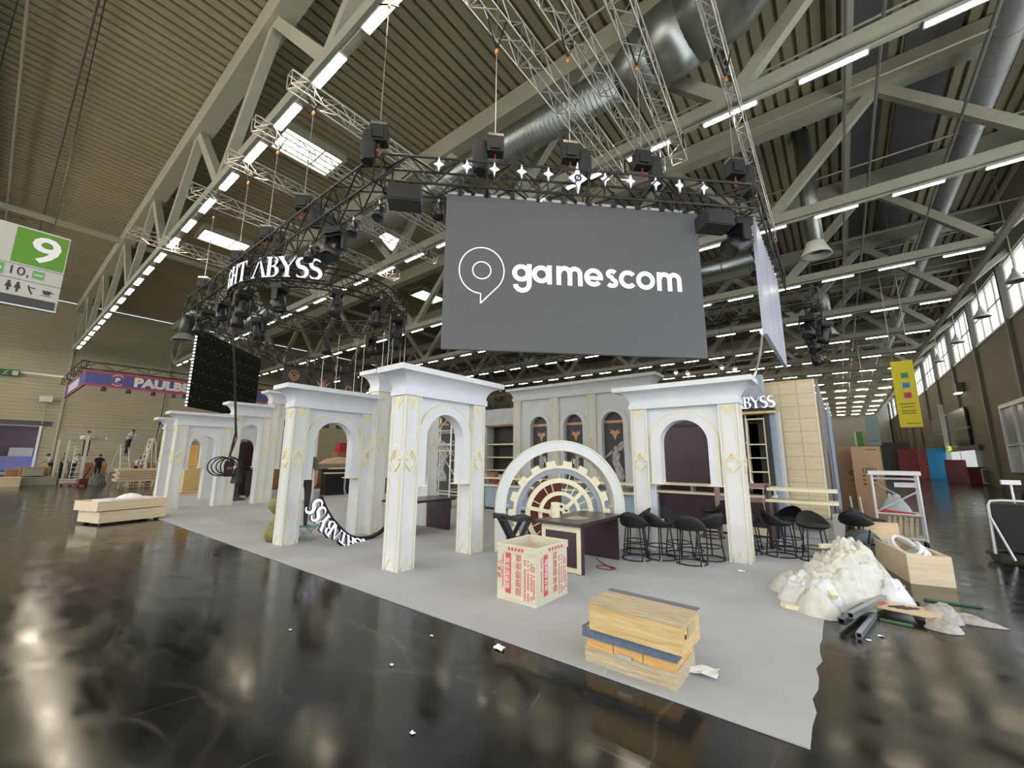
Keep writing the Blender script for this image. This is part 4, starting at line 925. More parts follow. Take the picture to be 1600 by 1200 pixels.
dr = thing('grey_drum', (.22, 9.72, 0), .4, 'dark grey shell chair lying on its side by the scaffold cart', 'chair')
G().lathe([(.001, 0), (.22, .02), (.26, .15), (.24, .34), (.22, .34), (.23, .15), (.19, .05), (.001, .03)], 16, (0, 0, .26), 'y').build('shell', mat('slate_plastic', (.09, .11, .12), .5), dr)
for a in (.4, 1.5, 2.6): G().tube([(0, .05, .26), (.3 * math.cos(a) - .1, -.25, .26 + .3 * math.sin(a))], .012, 5).build('leg', LEGM, dr)
# ---- plastic heap and rubbish
def heap(lx, ly, h, seed, bump=.12, nu=56, nv=34):
    vs = []; fs = []
    for i in range(nu):
        for j in range(nv):
            a = 2 * PI * i / nu; r = j / (nv - 1); x = lx * r * math.cos(a); y = ly * r * math.sin(a)
            nz = noise.noise(Vector((x * 3 + seed, y * 3, .3))) + 1.1 * abs(noise.noise(Vector((x * 8 + seed, y * 8, 2)))) + .5 * noise.noise(Vector((x * 20, y * 20 + seed, 5)))
            rid = 1 - abs(noise.noise(Vector((x * 6 + seed, y * 6 + 3, 7)))) * 2.2
            z = h * max(0, 1 - r ** 2.6) * (1 + bump * 2 * nz) + .07 * h * rid * (1 - r ** 4)
            k = 1 + .10 * noise.noise(Vector((math.cos(a) * 2 + seed, math.sin(a) * 2, 1)))
            vs.append((x * k, y * k, max(.004, z)))
    for i in range(nu):
        for j in range(nv - 1): fs.append((i * nv + j, i * nv + j + 1, (i + 1) % nu * nv + j + 1, (i + 1) % nu * nv + j))
    return G().add(vs, fs)
PLAS = mat('crumpled_plastic', (.66, .65, .60), .28, var=.10, scale=13, bump=.9, alpha=.92)
hp = thing('plastic_heap', (-.20, 7.1, 0), -.30, 'big heap of crumpled white plastic wrap with cream foam inside', 'plastic')
o = heap(.50, .95, .54, 2.0, .13, 90, 60).build('wrap', PLAS, hp, True); fixn(o); o.location = (.03, .12, 0)
o = heap(.36, .34, .30, 8.0, .3, 30, 18).build('wrap', mat('white_plastic', (.72, .74, .78), .3, bump=.9, var=.06, scale=14), hp, True); fixn(o); o.location = (-.08, -.62, 0)
o = heap(.30, .20, .20, 5.0, .3, 24, 14).build('wrap', PLAS, hp, True); fixn(o); o.location = (-.38, -.40, 0)
o = heap(.24, .22, .20, 15.0, .3, 24, 14).build('wrap', PLAS, hp, True); fixn(o); o.location = (.10, -.98, 0)
for p, q, w_ in (((-.20, .10, .56), (.02, .32, .58), .06), ((.02, .32, .58), (.25, .25, .55), .05), ((.25, .32, .55), (.12, -.25, .54), .06), ((-.05, -.55, .34), (.22, -.80, .17), .07), ((-.02, -.85, .22), (.12, -.9, .20), .06)): G().bar(p, q, w_, .05).build('foam_strip', CREAM2, hp)
o = G().prism([(-.2, -.03), (-.14, -.075), (.14, -.075), (.2, -.03), (.19, .05), (-.19, .05)], .013, .06, 'z').build('foam_block', CREAM2); o.location = (-.55, 6.10, 0); o.rotation_euler = (0, 0, -.12); tag(o, 'cream foam block lying on the carpet before the plastic heap', 'foam')
def rail(p, q, lab, s=.05, m=mat('steel_rail', (.38, .42, .46), .3, metal=.7)):
    d, a, b, L = frame(p, q); g = G(); t = .006
    for sa, sb, w1, w2 in ((0, 1, s, t), (0, -1, s, t), (1, 0, t, s), (-1, 0, t, s)):
        off = a * sa * (s / 2 - t / 2) + b * sb * (s / 2 - t / 2); g.bar(Vector(p) + off, Vector(q) + off, w1, w2)
    o = g.build('steel_rail', m); return tag(o, lab, 'rail', 'steel rails by the plastic heap')
rail((-.18, 5.72, .075), (.34, 7.72, .06), 'dark steel channel rail lying nearest the plastic heap', .06, mat('dark_rail_steel', (.12, .14, .16), .35, metal=.7)); rail((-.10, 5.80, .13), (.44, 7.62, .10), 'bright square steel rail lying beside the dark channel', .055); rail((-.05, 5.55, .028), (.10, 6.35, .03), 'short bright steel rail lying loose on the dark floor', .05)
rb = thing('plank_debris', (.02, 6.55, 0), -.17, 'light plank carrying torn plastic and red smeared print', 'plank')
G().box(0, .62, 0, .30, .07, .10).build('plank', LIGHTP, rb); G().box(.06, .1, .05, .25, 0, .07).box(.5, .54, .05, .25, 0, .07).build('block', CREAM2, rb); G().prism([(.02, .02), (.16, .01), (.2, .16), (.08, .24), (.01, .15)], .101, .104, 'z').build('red_smear', mat('red_smear', (.55, .12, .07), .6), rb)
for a, b, c in ((.22, .02, .32), (.28, .02, .40), (.33, .04, .28)): G().bar((a, b, .106), (a + .12, b + .12, .112), .035, .006).build('dark_strip', mat('dark_scrap', (.06, .05, .07), .6), rb)
for x, y, sx, sy, h, sd, m, lab in ((.28, 7.05, .24, .24, .22, 21, 'white_plastic', 'white torn plastic bag resting behind the debris plank'), (.64, 6.72, .20, .16, .13, 31, 'grey_wrap', 'grey brown crumpled wrap at the far end of the debris plank'), (.64, 6.38, .15, .12, .10, 41, 'grey_wrap', 'grey wrap hanging off the near end of the debris plank'), (.92, 6.85, .26, .10, .06, 51, 'grey_wrap', 'thin clear wrap trailing off toward the hall aisle')):
    o = heap(sx, sy, h, sd, .4, 24, 14).build('crumpled_wrap', mat('grey_wrap', (.42, .39, .37), .3, bump=.9, var=.2, scale=16, alpha=.9) if m == 'grey_wrap' else MATS[m], None, True); fixn(o); o.location = (x, y, .0); tag(o, lab, 'plastic')
GRN = mat('green_strip', (.05, .14, .07), .5)
o = G().box(0, .26, 0, .05, 0, .015).build('green_strip', GRN); o.location = (.14, 6.30, 0); o.rotation_euler = (0, 0, -.1); tag(o, 'short green strip lying before the debris plank', 'strip')
o = G().bar((.62, 7.55, .012), (1.12, 7.60, .012), .03, .02).build('green_strip', GRN); tag(o, 'long thin green strip lying before the open wooden box', 'strip')
o = G().bar((.25, 8.05, .012), (.50, 8.15, .012), .02, .02).build('loose_rod', ALU); tag(o, 'thin grey rod lying left of the open wooden box', 'rod')
o = G().bar((.32, 7.55, .014), (.55, 7.28, .014), .02, .02).build('loose_rod', BLACKP); tag(o, 'thin dark rod lying behind the torn white bag', 'rod')
# ---- open wooden box with hoses
wbx = thing('open_wooden_box', (.58, 8.42, 0), .22, 'long open plywood box holding white hoses near the scaffold cart', 'crate')
G().box(0, .48, 0, .02, .0, .40).build('end_panel', PALEP, wbx); G().box(0, .02, .02, 1.75, 0, .40).build('side_panel', PALEP, wbx); G().box(.46, .48, .02, 1.75, 0, .40).build('side_panel', PALEP, wbx); G().box(.0, .48, 1.75, 1.77, 0, .40).build('end_panel', PALEP, wbx); G().box(.02, .46, .02, 1.75, 0, .02).build('bottom', PALEP, wbx)
G().box(-.05, .49, 1.80, 1.82, .02, .62).build('lid_board', LIGHTP, wbx)
hs = thing('white_hose', (.58, 8.42, .02), .22, 'coiled white hose filling the open wooden box', 'hose')
for k in range(3): G().tube([(.24 + (.17 - .03 * k) * math.cos(t / 6), .75 + (.62 - .1 * k) * math.sin(t / 6), .30 + .04 * k + .08 * math.sin(t / 5)) for t in range(38)], .028, 7).build('coil', PURE, hs, True)
o = G().ball((0, 0, 0), .1, .28, .09, 10, 8).build('foil_bundle', mat('silver_foil', (.55, .56, .57), .3, metal=.5, bump=.4)); o.location = (.72, 9.1, .28); tag(o, 'silvery bundle lying inside the coiled white hose', 'bundle')
# ---- white scaffold cart
sc_ = thing('scaffold_cart', (.46, 12.05, 0), -.03, 'white aluminium scaffold trolley loaded with scrap on the aisle side', 'cart')
WA = mat('white_aluminium', (.62, .63, .62), .4, metal=.3)
for x in (0, .72):
    for y in (0, .55): G().tube([(x, y, .10), (x, y, 1.42)], .026, 8).build('upright', WA, sc_); G().lathe([(.001, -.02), (.05, -.02), (.05, .02), (.001, .02)], 10, (x, y + .02, .05), 'x').build('caster', BLACKP, sc_)
G().box(-.05, .78, -.06, .62, 1.42, 1.50).build('top_deck', WA, sc_)
for z in (.14, .62, 1.34): 
    for y in (0, .55): G().tube([(0, y, z), (.72, y, z)], .02, 6).build('rail', WA, sc_)
for z in (.14, .62): G().box(.0, .72, .02, .53, z - .03, z - .01).build('deck_board', WA, sc_)
G().tube([(.03, -.01, .66), (.70, -.01, 1.10)], .017, 6).build('brace', WA, sc_); G().tube([(.03, .54, 1.24), (.45, .54, .95)], .015, 6).build('brace', WA, sc_); G().box(.36, .72, .3, .36, 1.16, 1.26).build('loose_plate', WA, sc_)
bg = thing('tool_bag', (.78, 12.3, .63), 0, 'pale grey bag with a red flap on the scaffold cart middle deck', 'bag')
o = heap(.28, .2, .30, 61, .2, 24, 14).build('body', mat('pale_bag', (.36, .40, .42), .6), bg, True); fixn(o); G().prism([(-.28, .0), (.30, .0), (.30, .03), (-.1, .06), (-.28, .10)], -.215, -.20).build('flap', RED, bg)
for k in range(6):
    o = G().bar((0, 0, 0), (.05, .0, .42), .07, .05).build('timber_offcut', OLDWOOD); o.location = (.62 + k * .085, 12.12 + .05 * (k % 2), .15); tag(o, 'timber offcut standing in the scaffold cart bottom, %s from the left' % ORD[k], 'timber', 'timber offcuts in the cart')
# ---- tall cardboard boxes
for x, y, wd, dp, h, lab, m in ((.20, 13.75, .56, .5, 2.07, 'tall printed cardboard box standing behind the scaffold cart', CARD), (-.12, 14.4, .42, .5, 2.08, 'second tall cardboard box half hidden behind the printed one', CARDD)):
    c = thing('cardboard_box', (x, y, 0), 0, lab, 'box'); G().box(0, wd, 0, dp, 0, h * .48).build('lower_carton', m, c); G().box(-.004, wd + .004, -.004, dp + .004, h * .48, h).build('upper_sleeve', m, c)
    if x > .1:
        g = G().box(.18, .44, -.006, -.004, 1.42, 1.44).box(.18, .44, -.006, -.004, 1.52, 1.54).box(.18, .2, -.006, -.004, 1.44, 1.52).box(.42, .44, -.006, -.004, 1.44, 1.52).box(.24, .38, -.006, -.004, 1.45, 1.51)
        for q in range(3):
            for p in (0.16, .36): g.box(p, p + .06, -.006, -.004, 1.12 + q * .1, 1.17 + q * .1)
        g.box(.28, .50, -.006, -.004, 1.98, 2.0); stuff(g.build('printed_marks', mat('box_ink', (.10, .065, .04), .7), c))
    else: stuff(G().ring((.3, 1.4), .03, .07, -.006, -.004, n=14).box(.2, .4, -.006, -.004, 1.2, 1.22).build('printed_marks', mat('box_ink', (.10, .065, .04), .7), c))
for k in range(2):
    o = G().bar((.10 + .18 * k, 12.9, .0), (.06 + .18 * k, 13.3, .85), .07, .03).build('white_post', WA); tag(o, ['narrow white post leaning on the cardboard boxes, left of two', 'narrow white post leaning on the cardboard boxes, right of two'][k], 'post')
# ---- things by the low arch: sack, stool, person comes later
sk = thing('olive_sack', (-9.25, 3.98, .012), 0, 'olive woven sack tied at the neck beside the low arch', 'sack')
OL = mat('olive_woven', (.20, .19, .05), .6, var=.25, scale=14, bump=.3)
def lump(prof, seed, n=20):
    g = G(); g.lathe(prof, n)
    g.v = [(x * (1 + .16 * noise.noise(Vector((x * 5, y * 5, z * 5 + seed)))), y * (1 + .16 * noise.noise(Vector((x * 5 + 9, y * 5, z * 5 + seed)))), z + .02 * noise.noise(Vector((x * 9, y * 9, seed)))) for x, y, z in g.v]; return g
o = lump([(.001, .0), (.20, .01), (.25, .10), (.24, .22), (.16, .36), (.09, .46), (.075, .50)], 1).build('body', OL, sk, True); o = lump([(.075, .50), (.14, .57), (.20, .68), (.18, .80), (.10, .86), (.001, .84)], 5).build('neck', OL, sk, True); G().lathe([(.08, .49), (.09, .50), (.08, .52)], 10).build('tie', mat('clear_tape', (.5, .5, .4), .3), sk)
bs_ = thing('folding_stool', (-9.02, 4.48, .012), .5, 'pale blue folding step stool with a person standing on it', 'stool')
SB_ = mat('pale_blue_plastic', (.16, .42, .55), .45); G().box(-.17, .17, -.13, .13, .235, .265).build('seat', SB_, bs_); 
for y in (-.11, .11): G().bar((-.15, y, 0), (.14, y, .235), .018).build('leg', mat('pale_blue_leg', (.40, .62, .66), .45), bs_); G().bar((.15, y, 0), (-.14, y, .235), .018).build('leg', mat('pale_blue_leg', (.40, .62, .66), .45), bs_)
# ---- curled black strip with white letters
cs_ = thing('letter_strip', (-8.0, 4.1, 0), 0, 'curling black strip of white serif letters drooping to the carpet', 'sign')
path = [(.06, .95), (.13, .80), (.22, .65), (.33, .50), (.46, .36), (.60, .23), (.74, .13), (.90, .07), (1.08, .05), (1.25, .05), (1.42, .10), (1.60, .20)]
G().stroke(path, .06, -.02, .06, 'x').build('band', BLACKP, cs_)
def along(d):
    acc = 0
    for a, b in zip(path[:-1], path[1:]):
        L = math.hypot(b[0] - a[0], b[1] - a[1])
        if acc + L >= d: t = (d - acc) / L; return (a[0] + (b[0] - a[0]) * t, a[1] + (b[1] - a[1]) * t), math.atan2(b[1] - a[1], b[0] - a[0])
        acc += L
    return path[-1], 0
d = .03
for k, c in enumerate('SSYBATHGI'):
    hh_ = .33 - .012 * k; st, adv = serif_letter(c); w_ = adv * hh_ * .85
    if d + w_ > 1.9: break
    p0, _ = along(d + w_); p1, _ = along(d); u = Vector((0, p1[0] - p0[0], p1[1] - p0[1])).normalized(); v = Vector((0, -u.z, u.y)); tilt = min(1.2, .13 * k); v = (v * math.cos(tilt) + Vector((1, 0, 0)) * math.sin(tilt)); nrm = u.cross(v)
    o, g, _ = letter_mesh(c, hh_, .012, cs_); g.build('letter_return', BLACKP, o)
    M = Matrix.Identity(4)
    for r_ in range(3): M[r_][0] = u[r_]; M[r_][1] = -nrm[r_]; M[r_][2] = v[r_]
    M.translation = Vector((.07, p0[0], max(p0[1], .05))) + v * .03; o.matrix_local = M; d += w_
# ---- cables, case and cabinet under the middle height arch
cb = thing('cable_bundle', (-15.8, 5.05, 0), 0, 'thick black cable hanging from the rig with a coiled plug bundle', 'cable')
G().tube([(.93, -.84, 6.85), (.40, -.3, 4.5), (.08, .06, 2.5), (.0, 0, 1.7)], .035, 6).build('cable', BLACKP, cb); G().tube([(1.05, -.84, 6.85), (.25, -.15, 3.6), (.12, .1, 2.3), (.05, 0, 1.75)], .02, 6).build('cable', BLACKP, cb)
for k in range(6): G().tube([(.05 * math.sin(k), (.20 + .03 * k) * math.cos(t / 4) - .08 * k + .18, 1.38 + (.24 + .03 * (k % 3)) * math.sin(t / 4)) for t in range(25)], .02, 5).build('coil', BLACKP, cb)
G().box(-.07, .07, -.10, .12, 1.05, 1.55).build('plug_box', BLACKP, cb); G().box(.07, .09, -.06, .08, 1.28, 1.36).build('red_plug', RED, cb); o = heap(.2, .16, .45, 71, .2, 16, 10).build('cover_cloth', BLACKP, cb); o.location = (0, .28, .82)
fcs = thing('flight_case', (-19.7, 6.98, .012), .25, 'black flight case with bright white edging by the dark cabinet', 'case')
G().box(0, .5, 0, .62, .08, 1.08).build('body', BLACK, fcs); [G().lathe([(.001, -.02), (.04, -.02), (.04, .02), (.001, .02)], 8, (x, y, .04), 'y').build('caster', BLACKP, fcs) for x in (.08, .42) for y in (.08, .54)]; WE = mat('white_edging', (.75, .77, .8), .4)
g = G()
for y in (0, .62):
    for z in (.08, 1.08): g.bar((.51, 0 if y == 0 else .62, .08), (.51, y, 1.08), .05, .05)
for z in (.08, .70, 1.08): g.bar((.51, 0, z), (.51, .62, z), .05, .05)
g.bar((.51, .1, .2), (.51, .31, .45), .03).bar((.51, .52, .2), (.51, .31, .45), .03).build('edging', WE, fcs); G().box(.51, .52, .22, .40, .85, .95).build('label_plate', WE, fcs); G().box(.51, .52, .22, .40, .25, .4).build('label_plate', WE, fcs)
cab = thing('dark_cabinet', (-21.0, 6.9, .012), R90, 'dark brown cabinet with a peaked carved top seen through an arch', 'cabinet'); DB = mat('dark_walnut', (.030, .014, .010), .4, var=.2)
G().box(0, .95, 0, .4, .2, 2.05).build('body', DB, cab); G().prism([(-.06, 2.05), (1.01, 2.05), (.72, 2.35), (.6, 2.32), (.5, 2.52), (.4, 2.32), (.26, 2.35)], -.03, .4).build('pediment', DB, cab); G().ring((.48, 2.28), .03, .08, -.05, -.03, n=14).build('crest', mat('dark_red_crest', (.12, .03, .02), .4), cab); G().box(-.05, 1.0, -.05, .4, 0, .2).build('foot', DB, cab)
ped = thing('pedestal_table', (-18.9, 6.35, .012), 0, 'dark maroon flared pedestal standing under the hanging black cable', 'pedestal'); G().lathe([(.001, 0), (.42, 0), (.40, .03), (.22, .10), (.13, .25), (.12, .80), (.16, .86), (.001, .88)], 20).build('stem', MAROON, ped, True)
o = thing('mirror_box', (-21.6, 7.9, .012), R90, 'silvery round column piece standing beyond the flight case', 'column'); G().lathe([(.001, 0), (.32, 0), (.32, 1.6), (.001, 1.6)], 20).build('drum', mat('brushed_pale', (.42, .38, .32), .3, metal=.4), o); G().lathe([(.34, 1.2), (.34, 1.25), (.32, 1.25)], 20).build('band', ALU, o)
# ---- dark counters seen through the low arch
for k, (x, y, lab) in enumerate(((-18.2, 9.7, 'dark counter with cream ledges, left of two seen through the low arch'), (-18.2, 11.2, 'dark counter with cream ledges, right of two seen through the low arch'))):
    o = thing('dark_counter', (x, y, .012), R90, lab, 'counter'); G().box(0, 1.4, .05, .5, 0, .95).build('front', BLACK, o); G().box(.0, .95, -.02, .3, .95, 1.0).build('ledge', CREAM2, o); G().box(.3, 1.3, .2, .5, 1.15, 1.2).build('ledge', CREAM2, o); G().box(0, 1.4, .2, .5, 1.0, 1.15).build('riser', BLACK, o); G().stroke([(1.0, 0), (.93, .12), (.9, .3), (.9, .98)], .06, .0, .05).build('scroll_leg', mat('pale_scroll', (.5, .52, .56), .5), o)
o = thing('work_table', (-19.6, 9.6, 0), R90, 'long grey table behind the dark counters holding a paper heap', 'table'); G().box(0, 3.2, 0, .8, 1.28, 1.38).build('top', mat('grey_table', (.25, .26, .26), .6), o); [G().box(x, x + .06, .05, .11, 0, 1.28).build('leg', ALU, o) for x in (.05, 1.6, 3.1)]
o = heap(.35, 1.0, .28, 81, .1).build('paper_heap', mat('kraft_paper', (.55, .42, .30), .8)); o.location = (-20.0, 11.2, 1.38); fixn(o); tag(o, 'pale brown paper heap on the long grey table', 'paper')
# ---- scaffold tower behind the nearest arch
tw = thing('scaffold_tower', (-10.35, 8.6, .012), 0, 'aluminium scaffold tower standing behind the nearest white arch', 'scaffold')
for x in (0, 1.25):
    for y in (0, .7): G().tube([(x, y, .1), (x, y, 3.0)], .025, 7).build('upright', ALUW, tw)
    for k in range(9): G().tube([(x, 0, .5 + k * .28), (x, .7, .5 + k * .28)], .018, 5).build('rung', ALUW, tw)
for z in (.55, .65, 1.9, 2.1, 2.5):
    for y in (0, .7): G().tube([(0, y, z), (1.25, y, z)], .022, 6).build('rail', ALUW, tw)
G().box(0, 1.25, .05, .65, 2.06, 2.12).build('platform', ALUW, tw); G().box(-.1, .5, -.05, .6, 2.72, 2.78).build('wooden_deck', YELWOOD, tw)
G().tube([(0, 0, .6), (1.25, 0, 1.9)], .02, 6).build('brace', ALUW, tw); G().tube([(1.25, .7, .6), (0, .7, 1.9)], .02, 6).build('brace', ALUW, tw); G().tube([(0, 0, 1.95), (1.25, 0, 3.0)], .02, 6).build('brace', ALUW, tw)
for x in (0, 1.25):
    for y in (0, .7): G().lathe([(.001, -.025), (.06, -.025), (.06, .025), (.001, .025)], 10, (x, y, .06), 'y').build('caster', BLACKP, tw)
dp_ = thing('statue_poster', (-11.6, 10.2, 0), 0, 'dark poster with a pale statue beside the scaffold tower', 'poster'); G().box(0, .9, 0, .03, .0, 2.9).build('sheet', POSTER, dp_); o = statue(G(), .45, .9, 1.3, -1).build('statue_print', STAT, dp_)
# ---- low wooden boxes at the far carpet corner
for k, (x, y, z, L, Wd, h, rz, lab) in enumerate(((-14.48, 2.0, .05, 1.45, .95, .27, 1.86, 'lower pale wooden box on castors by the far carpet corner'), (-14.42, 1.93, .34, 1.52, 1.0, .23, 1.88, 'upper pale wooden tray holding white sheets by the far carpet corner'))):
    b = thing('wooden_tray', (x, y, z), rz, lab, 'crate')
    for a in ((0, L, 0, .02), (0, L, Wd - .02, Wd), (0, .02, .02, Wd - .02), (L - .02, L, .02, Wd - .02)): G().box(*a, 0, h).build('side_board', PALEP, b)
    G().box(.02, L - .02, .02, Wd - .02, 0, .05 if k else h - .01).build('bottom', PALEP, b)
    if not k: [G().box(x_, x_ + .1, y_, y_ + .1, -.05, 0).build('caster_block', BLACKP, b) for x_ in (.08, L - .18) for y_ in (.08, Wd - .18)]
o = thing('white_sheets', (-14.42, 1.93, .40), 1.88, 'white sheets stacked in the upper pale wooden tray', 'sheets')
for k in range(3): G().box(.25 + .02 * k, 1.45 - .03 * k, .06, .9, .0 + k * .06, .055 + k * .06).build('sheet', mat('lilac_white', (.68, .67, .75), .6), o)
q = heap(.30, .22, .10, 91, .1).build('crumpled_sheet', PURE, o); q.location = (.9, .5, .18)
# ================================================================ SIGNS, DUCTS, BACKGROUND
# ---- hall number sign
SW_ = mat('sign_white', (.50, .50, .47), .5); SG = mat('sign_green', (.09, .27, .012), .5); SGD = mat('sign_green_pale', (.14, .36, .13), .5); INKB = mat('sign_ink', (.03, .03, .03), .6)
ns = thing('hall_sign', (-15, -1.40, 5.18), R90, 'big hanging white sign with a green square and the number 9', 'sign')
G().prism([(0, 0), (2.02, 0), (2.02, 1.98), (0, 1.98)], 0, .22).build('panel', SW_, ns)
G().box(.0, 1.98, -.03, .0, .02, .24).build('dark_display', mat('sign_display', (.03, .03, .03), .3), ns); G().box(0, 2.02, -.035, -.005, -.01, .02).build('bottom_edge', PURE, ns)
gsq = G().box(1.14, 2.0, -.006, 0, 1.05, 1.94).build('green_square', SG, ns)
words('number', '9', .92, PURE, gsq, (1.66, -.012, 1.46), sx=1.15, off=.015)
G().box(0, 2.02, -.004, 0, 1.0, 1.01).box(0, 2.02, -.004, 0, .64, .65).build('divider_line', INKB, ns)
words('hall_numbers', '10,', .30, INKB, ns, (1.30, -.006, .84))
a_ = G().box(1.52, 1.72, -.005, 0, .74, .94).build('green_tag', SGD, ns); G().box(1.55, 1.69, -.008, -.005, .83, .85).build('tag_line', PURE, a_)
a_ = G().box(.86, 1.08, -.005, 0, .70, .97).build('green_tag', SGD, ns); G().stroke([(.95, .94), (1.03, .835), (.95, .73)], .03, -.008, -.005).build('arrow', PURE, a_)
a_ = G().box(.80, 1.06, -.005, 0, .33, .60).build('green_tag', SGD, ns); G().box(.8, 1.06, -.008, -.005, .46, .49).build('tag_line', PURE, a_)
for x in (1.20, 1.34): G().ring((x, .55), .001, .03, -.006, 0, n=10).prism([(x - .055, .42), (x + .055, .42), (x + .03, .52), (x - .03, .52)], -.005, 0).box(x - .02, x + .02, -.005, 0, .33, .42).build('restroom_figure', INKB, ns)
G().stroke([(1.50, .54), (1.53, .44), (1.58, .34)], .03, -.005, 0).stroke([(1.53, .50), (1.62, .50)], .02, -.005, 0).build('access_figure', INKB, ns); G().prism([(1.76, .40), (1.86, .40), (1.89, .50), (1.73, .50)], -.005, 0).box(1.72, 1.90, -.005, 0, .36, .375).box(1.88, 1.93, -.005, 0, .45, .47).build('cup_figure', INKB, ns)
for x in (.3, 1.7): G().tube([(x, .1, 1.98), (x, .1, 10.5)], .012, 4).build('suspension', BLACK, ns)
# ---- emergency exit sign
ex = thing('exit_sign', (XL + .42, -1.4, 8.58), R90, 'small green emergency exit sign high on the beige end wall', 'sign'); G().box(0, 2.45, 0, .12, 0, .55).build('panel', mat('exit_green', (.02, .10, .04), .5), ex)
EW = mat('exit_white', (.55, .6, .5), .5); G().box(2.0, 2.35, -.02, 0, .08, .48).build('white_door', EW, ex); G().stroke([(1.75, .47), (1.65, .34), (1.5, .30)], .05, -.02, 0).stroke([(1.65, .34), (1.62, .2), (1.75, .08)], .05, -.02, 0).stroke([(1.62, .2), (1.45, .1)], .05, -.02, 0).build('running_figure', EW, ex); G().box(1.05, 1.3, -.02, 0, .24, .30).build('arrow', EW, ex)
# ---- blue fascia sign of the next stand
BLU = mat('sign_blue', (.055, .075, .26), .5); BR = mat('sign_red', (.40, .045, .07), .5); CRE = mat('sign_cream', (.62, .56, .56), .5)
bsn = thing('fascia_sign', (-40, 3.6, 6.43), R90, 'blue fascia sign with red edges and bulky white lettering', 'sign')
G().box(0, 12.2, 0, .1, 0, 1.06).build('front_board', BLU, bsn); G().box(0, 12.2, -.02, 0, .92, 1.06).build('red_edge', BR, bsn); G().box(0, 12.2, -.02, 0, 0, .12).build('red_edge', BR, bsn)
G().box(0, .1, .1, 11.2, 0, 1.06).build('side_board', BLU, bsn); G().box(-.02, 0, 0, 11.2, .92, 1.06).build('red_edge', BR, bsn); G().box(-.02, 0, 0, 11.2, 0, .12).build('red_edge', BR, bsn); G().box(-.03, -.0, 3.0, 9.0, .2, .86).build('white_field', mat('sign_pale', (.55, .58, .75), .5), bsn)
words('lettering', 'PAULBER', .86, CRE, bsn, (4.45, -.03, .50), ext=.01, off=.05, sx=1.12)
bdg = G().ring((1.62, .53), .30, .34, -.02, 0, n=30).build('badge_ring', BR, bsn); words('badge_letter', 'P', .40, CRE, bdg, (1.62, -.03, .53), off=.025, sx=1.2)
for a0, a1 in ((.7, 2.45), (3.9, 5.5)): G().ring((1.62, .53), .36, .40, -.02, 0, n=12, a0=a0, a1=a1).build('badge_arc', CRE, bdg)
truss('fascia_truss', (-40.3, 3.3, 8.1), (-40.3, 15.8, 8.1), 'dark truss above the blue fascia sign front', 'trusses over the blue sign', TRB, w=.4, h=.5, bay=.9); truss('fascia_truss', (-40.3, 3.5, 8.1), (-51.5, 3.5, 8.1), 'dark truss above the blue fascia sign side', 'trusses over the blue sign', TRB, w=.4, h=.5, bay=.9)
for k, y in enumerate((4.6, 5.9, 7.3, 8.5, 9.15, 10.0)):
    o = thing('spot_light', (-40.05, y, 6.42), 0, 'small dark spot under the blue fascia sign, %s from its corner' % ORD[k], 'light', 'spots under the blue sign'); G().lathe([(.001, -.30), (.16, -.30), (.12, -.05), (.05, 0), (.001, 0)], 8).build('shade', BLACK, o); G().bar((0, 0, 0), (0, 0, .1), .04).build('stem', BLACK, o)
o = thing('hanging_cable', (-39.98, 8.0, 0), 0, 'dark cable with a knot hanging before the beige wall', 'cable'); G().tube([(0, 0, 6.4), (0, -.05, 4.6), (0, -.2, 2.0), (0, -.3, .0)], .035, 5).build('cord', BLACK, o); G().ball((0, -.08, 4.2), .09, .09, .3, 8, 6).build('knot', BLACK, o)
o = thing('wall_lamp', (XL + .35, 2.9, 6.5), 0, 'small flood lamp on the beige end wall pier', 'light'); G().box(0, .35, -.4, .4, 0, .5).build('housing', ALU, o); G().box(.35, .37, -.33, .33, .05, .45).build('lens', mat('lens_pale', (.6, .6, .5), .2), o); G().tube([(.1, 0, 0), (.05, .1, -2.0)], .04, 5).build('conduit', STEELP, o)
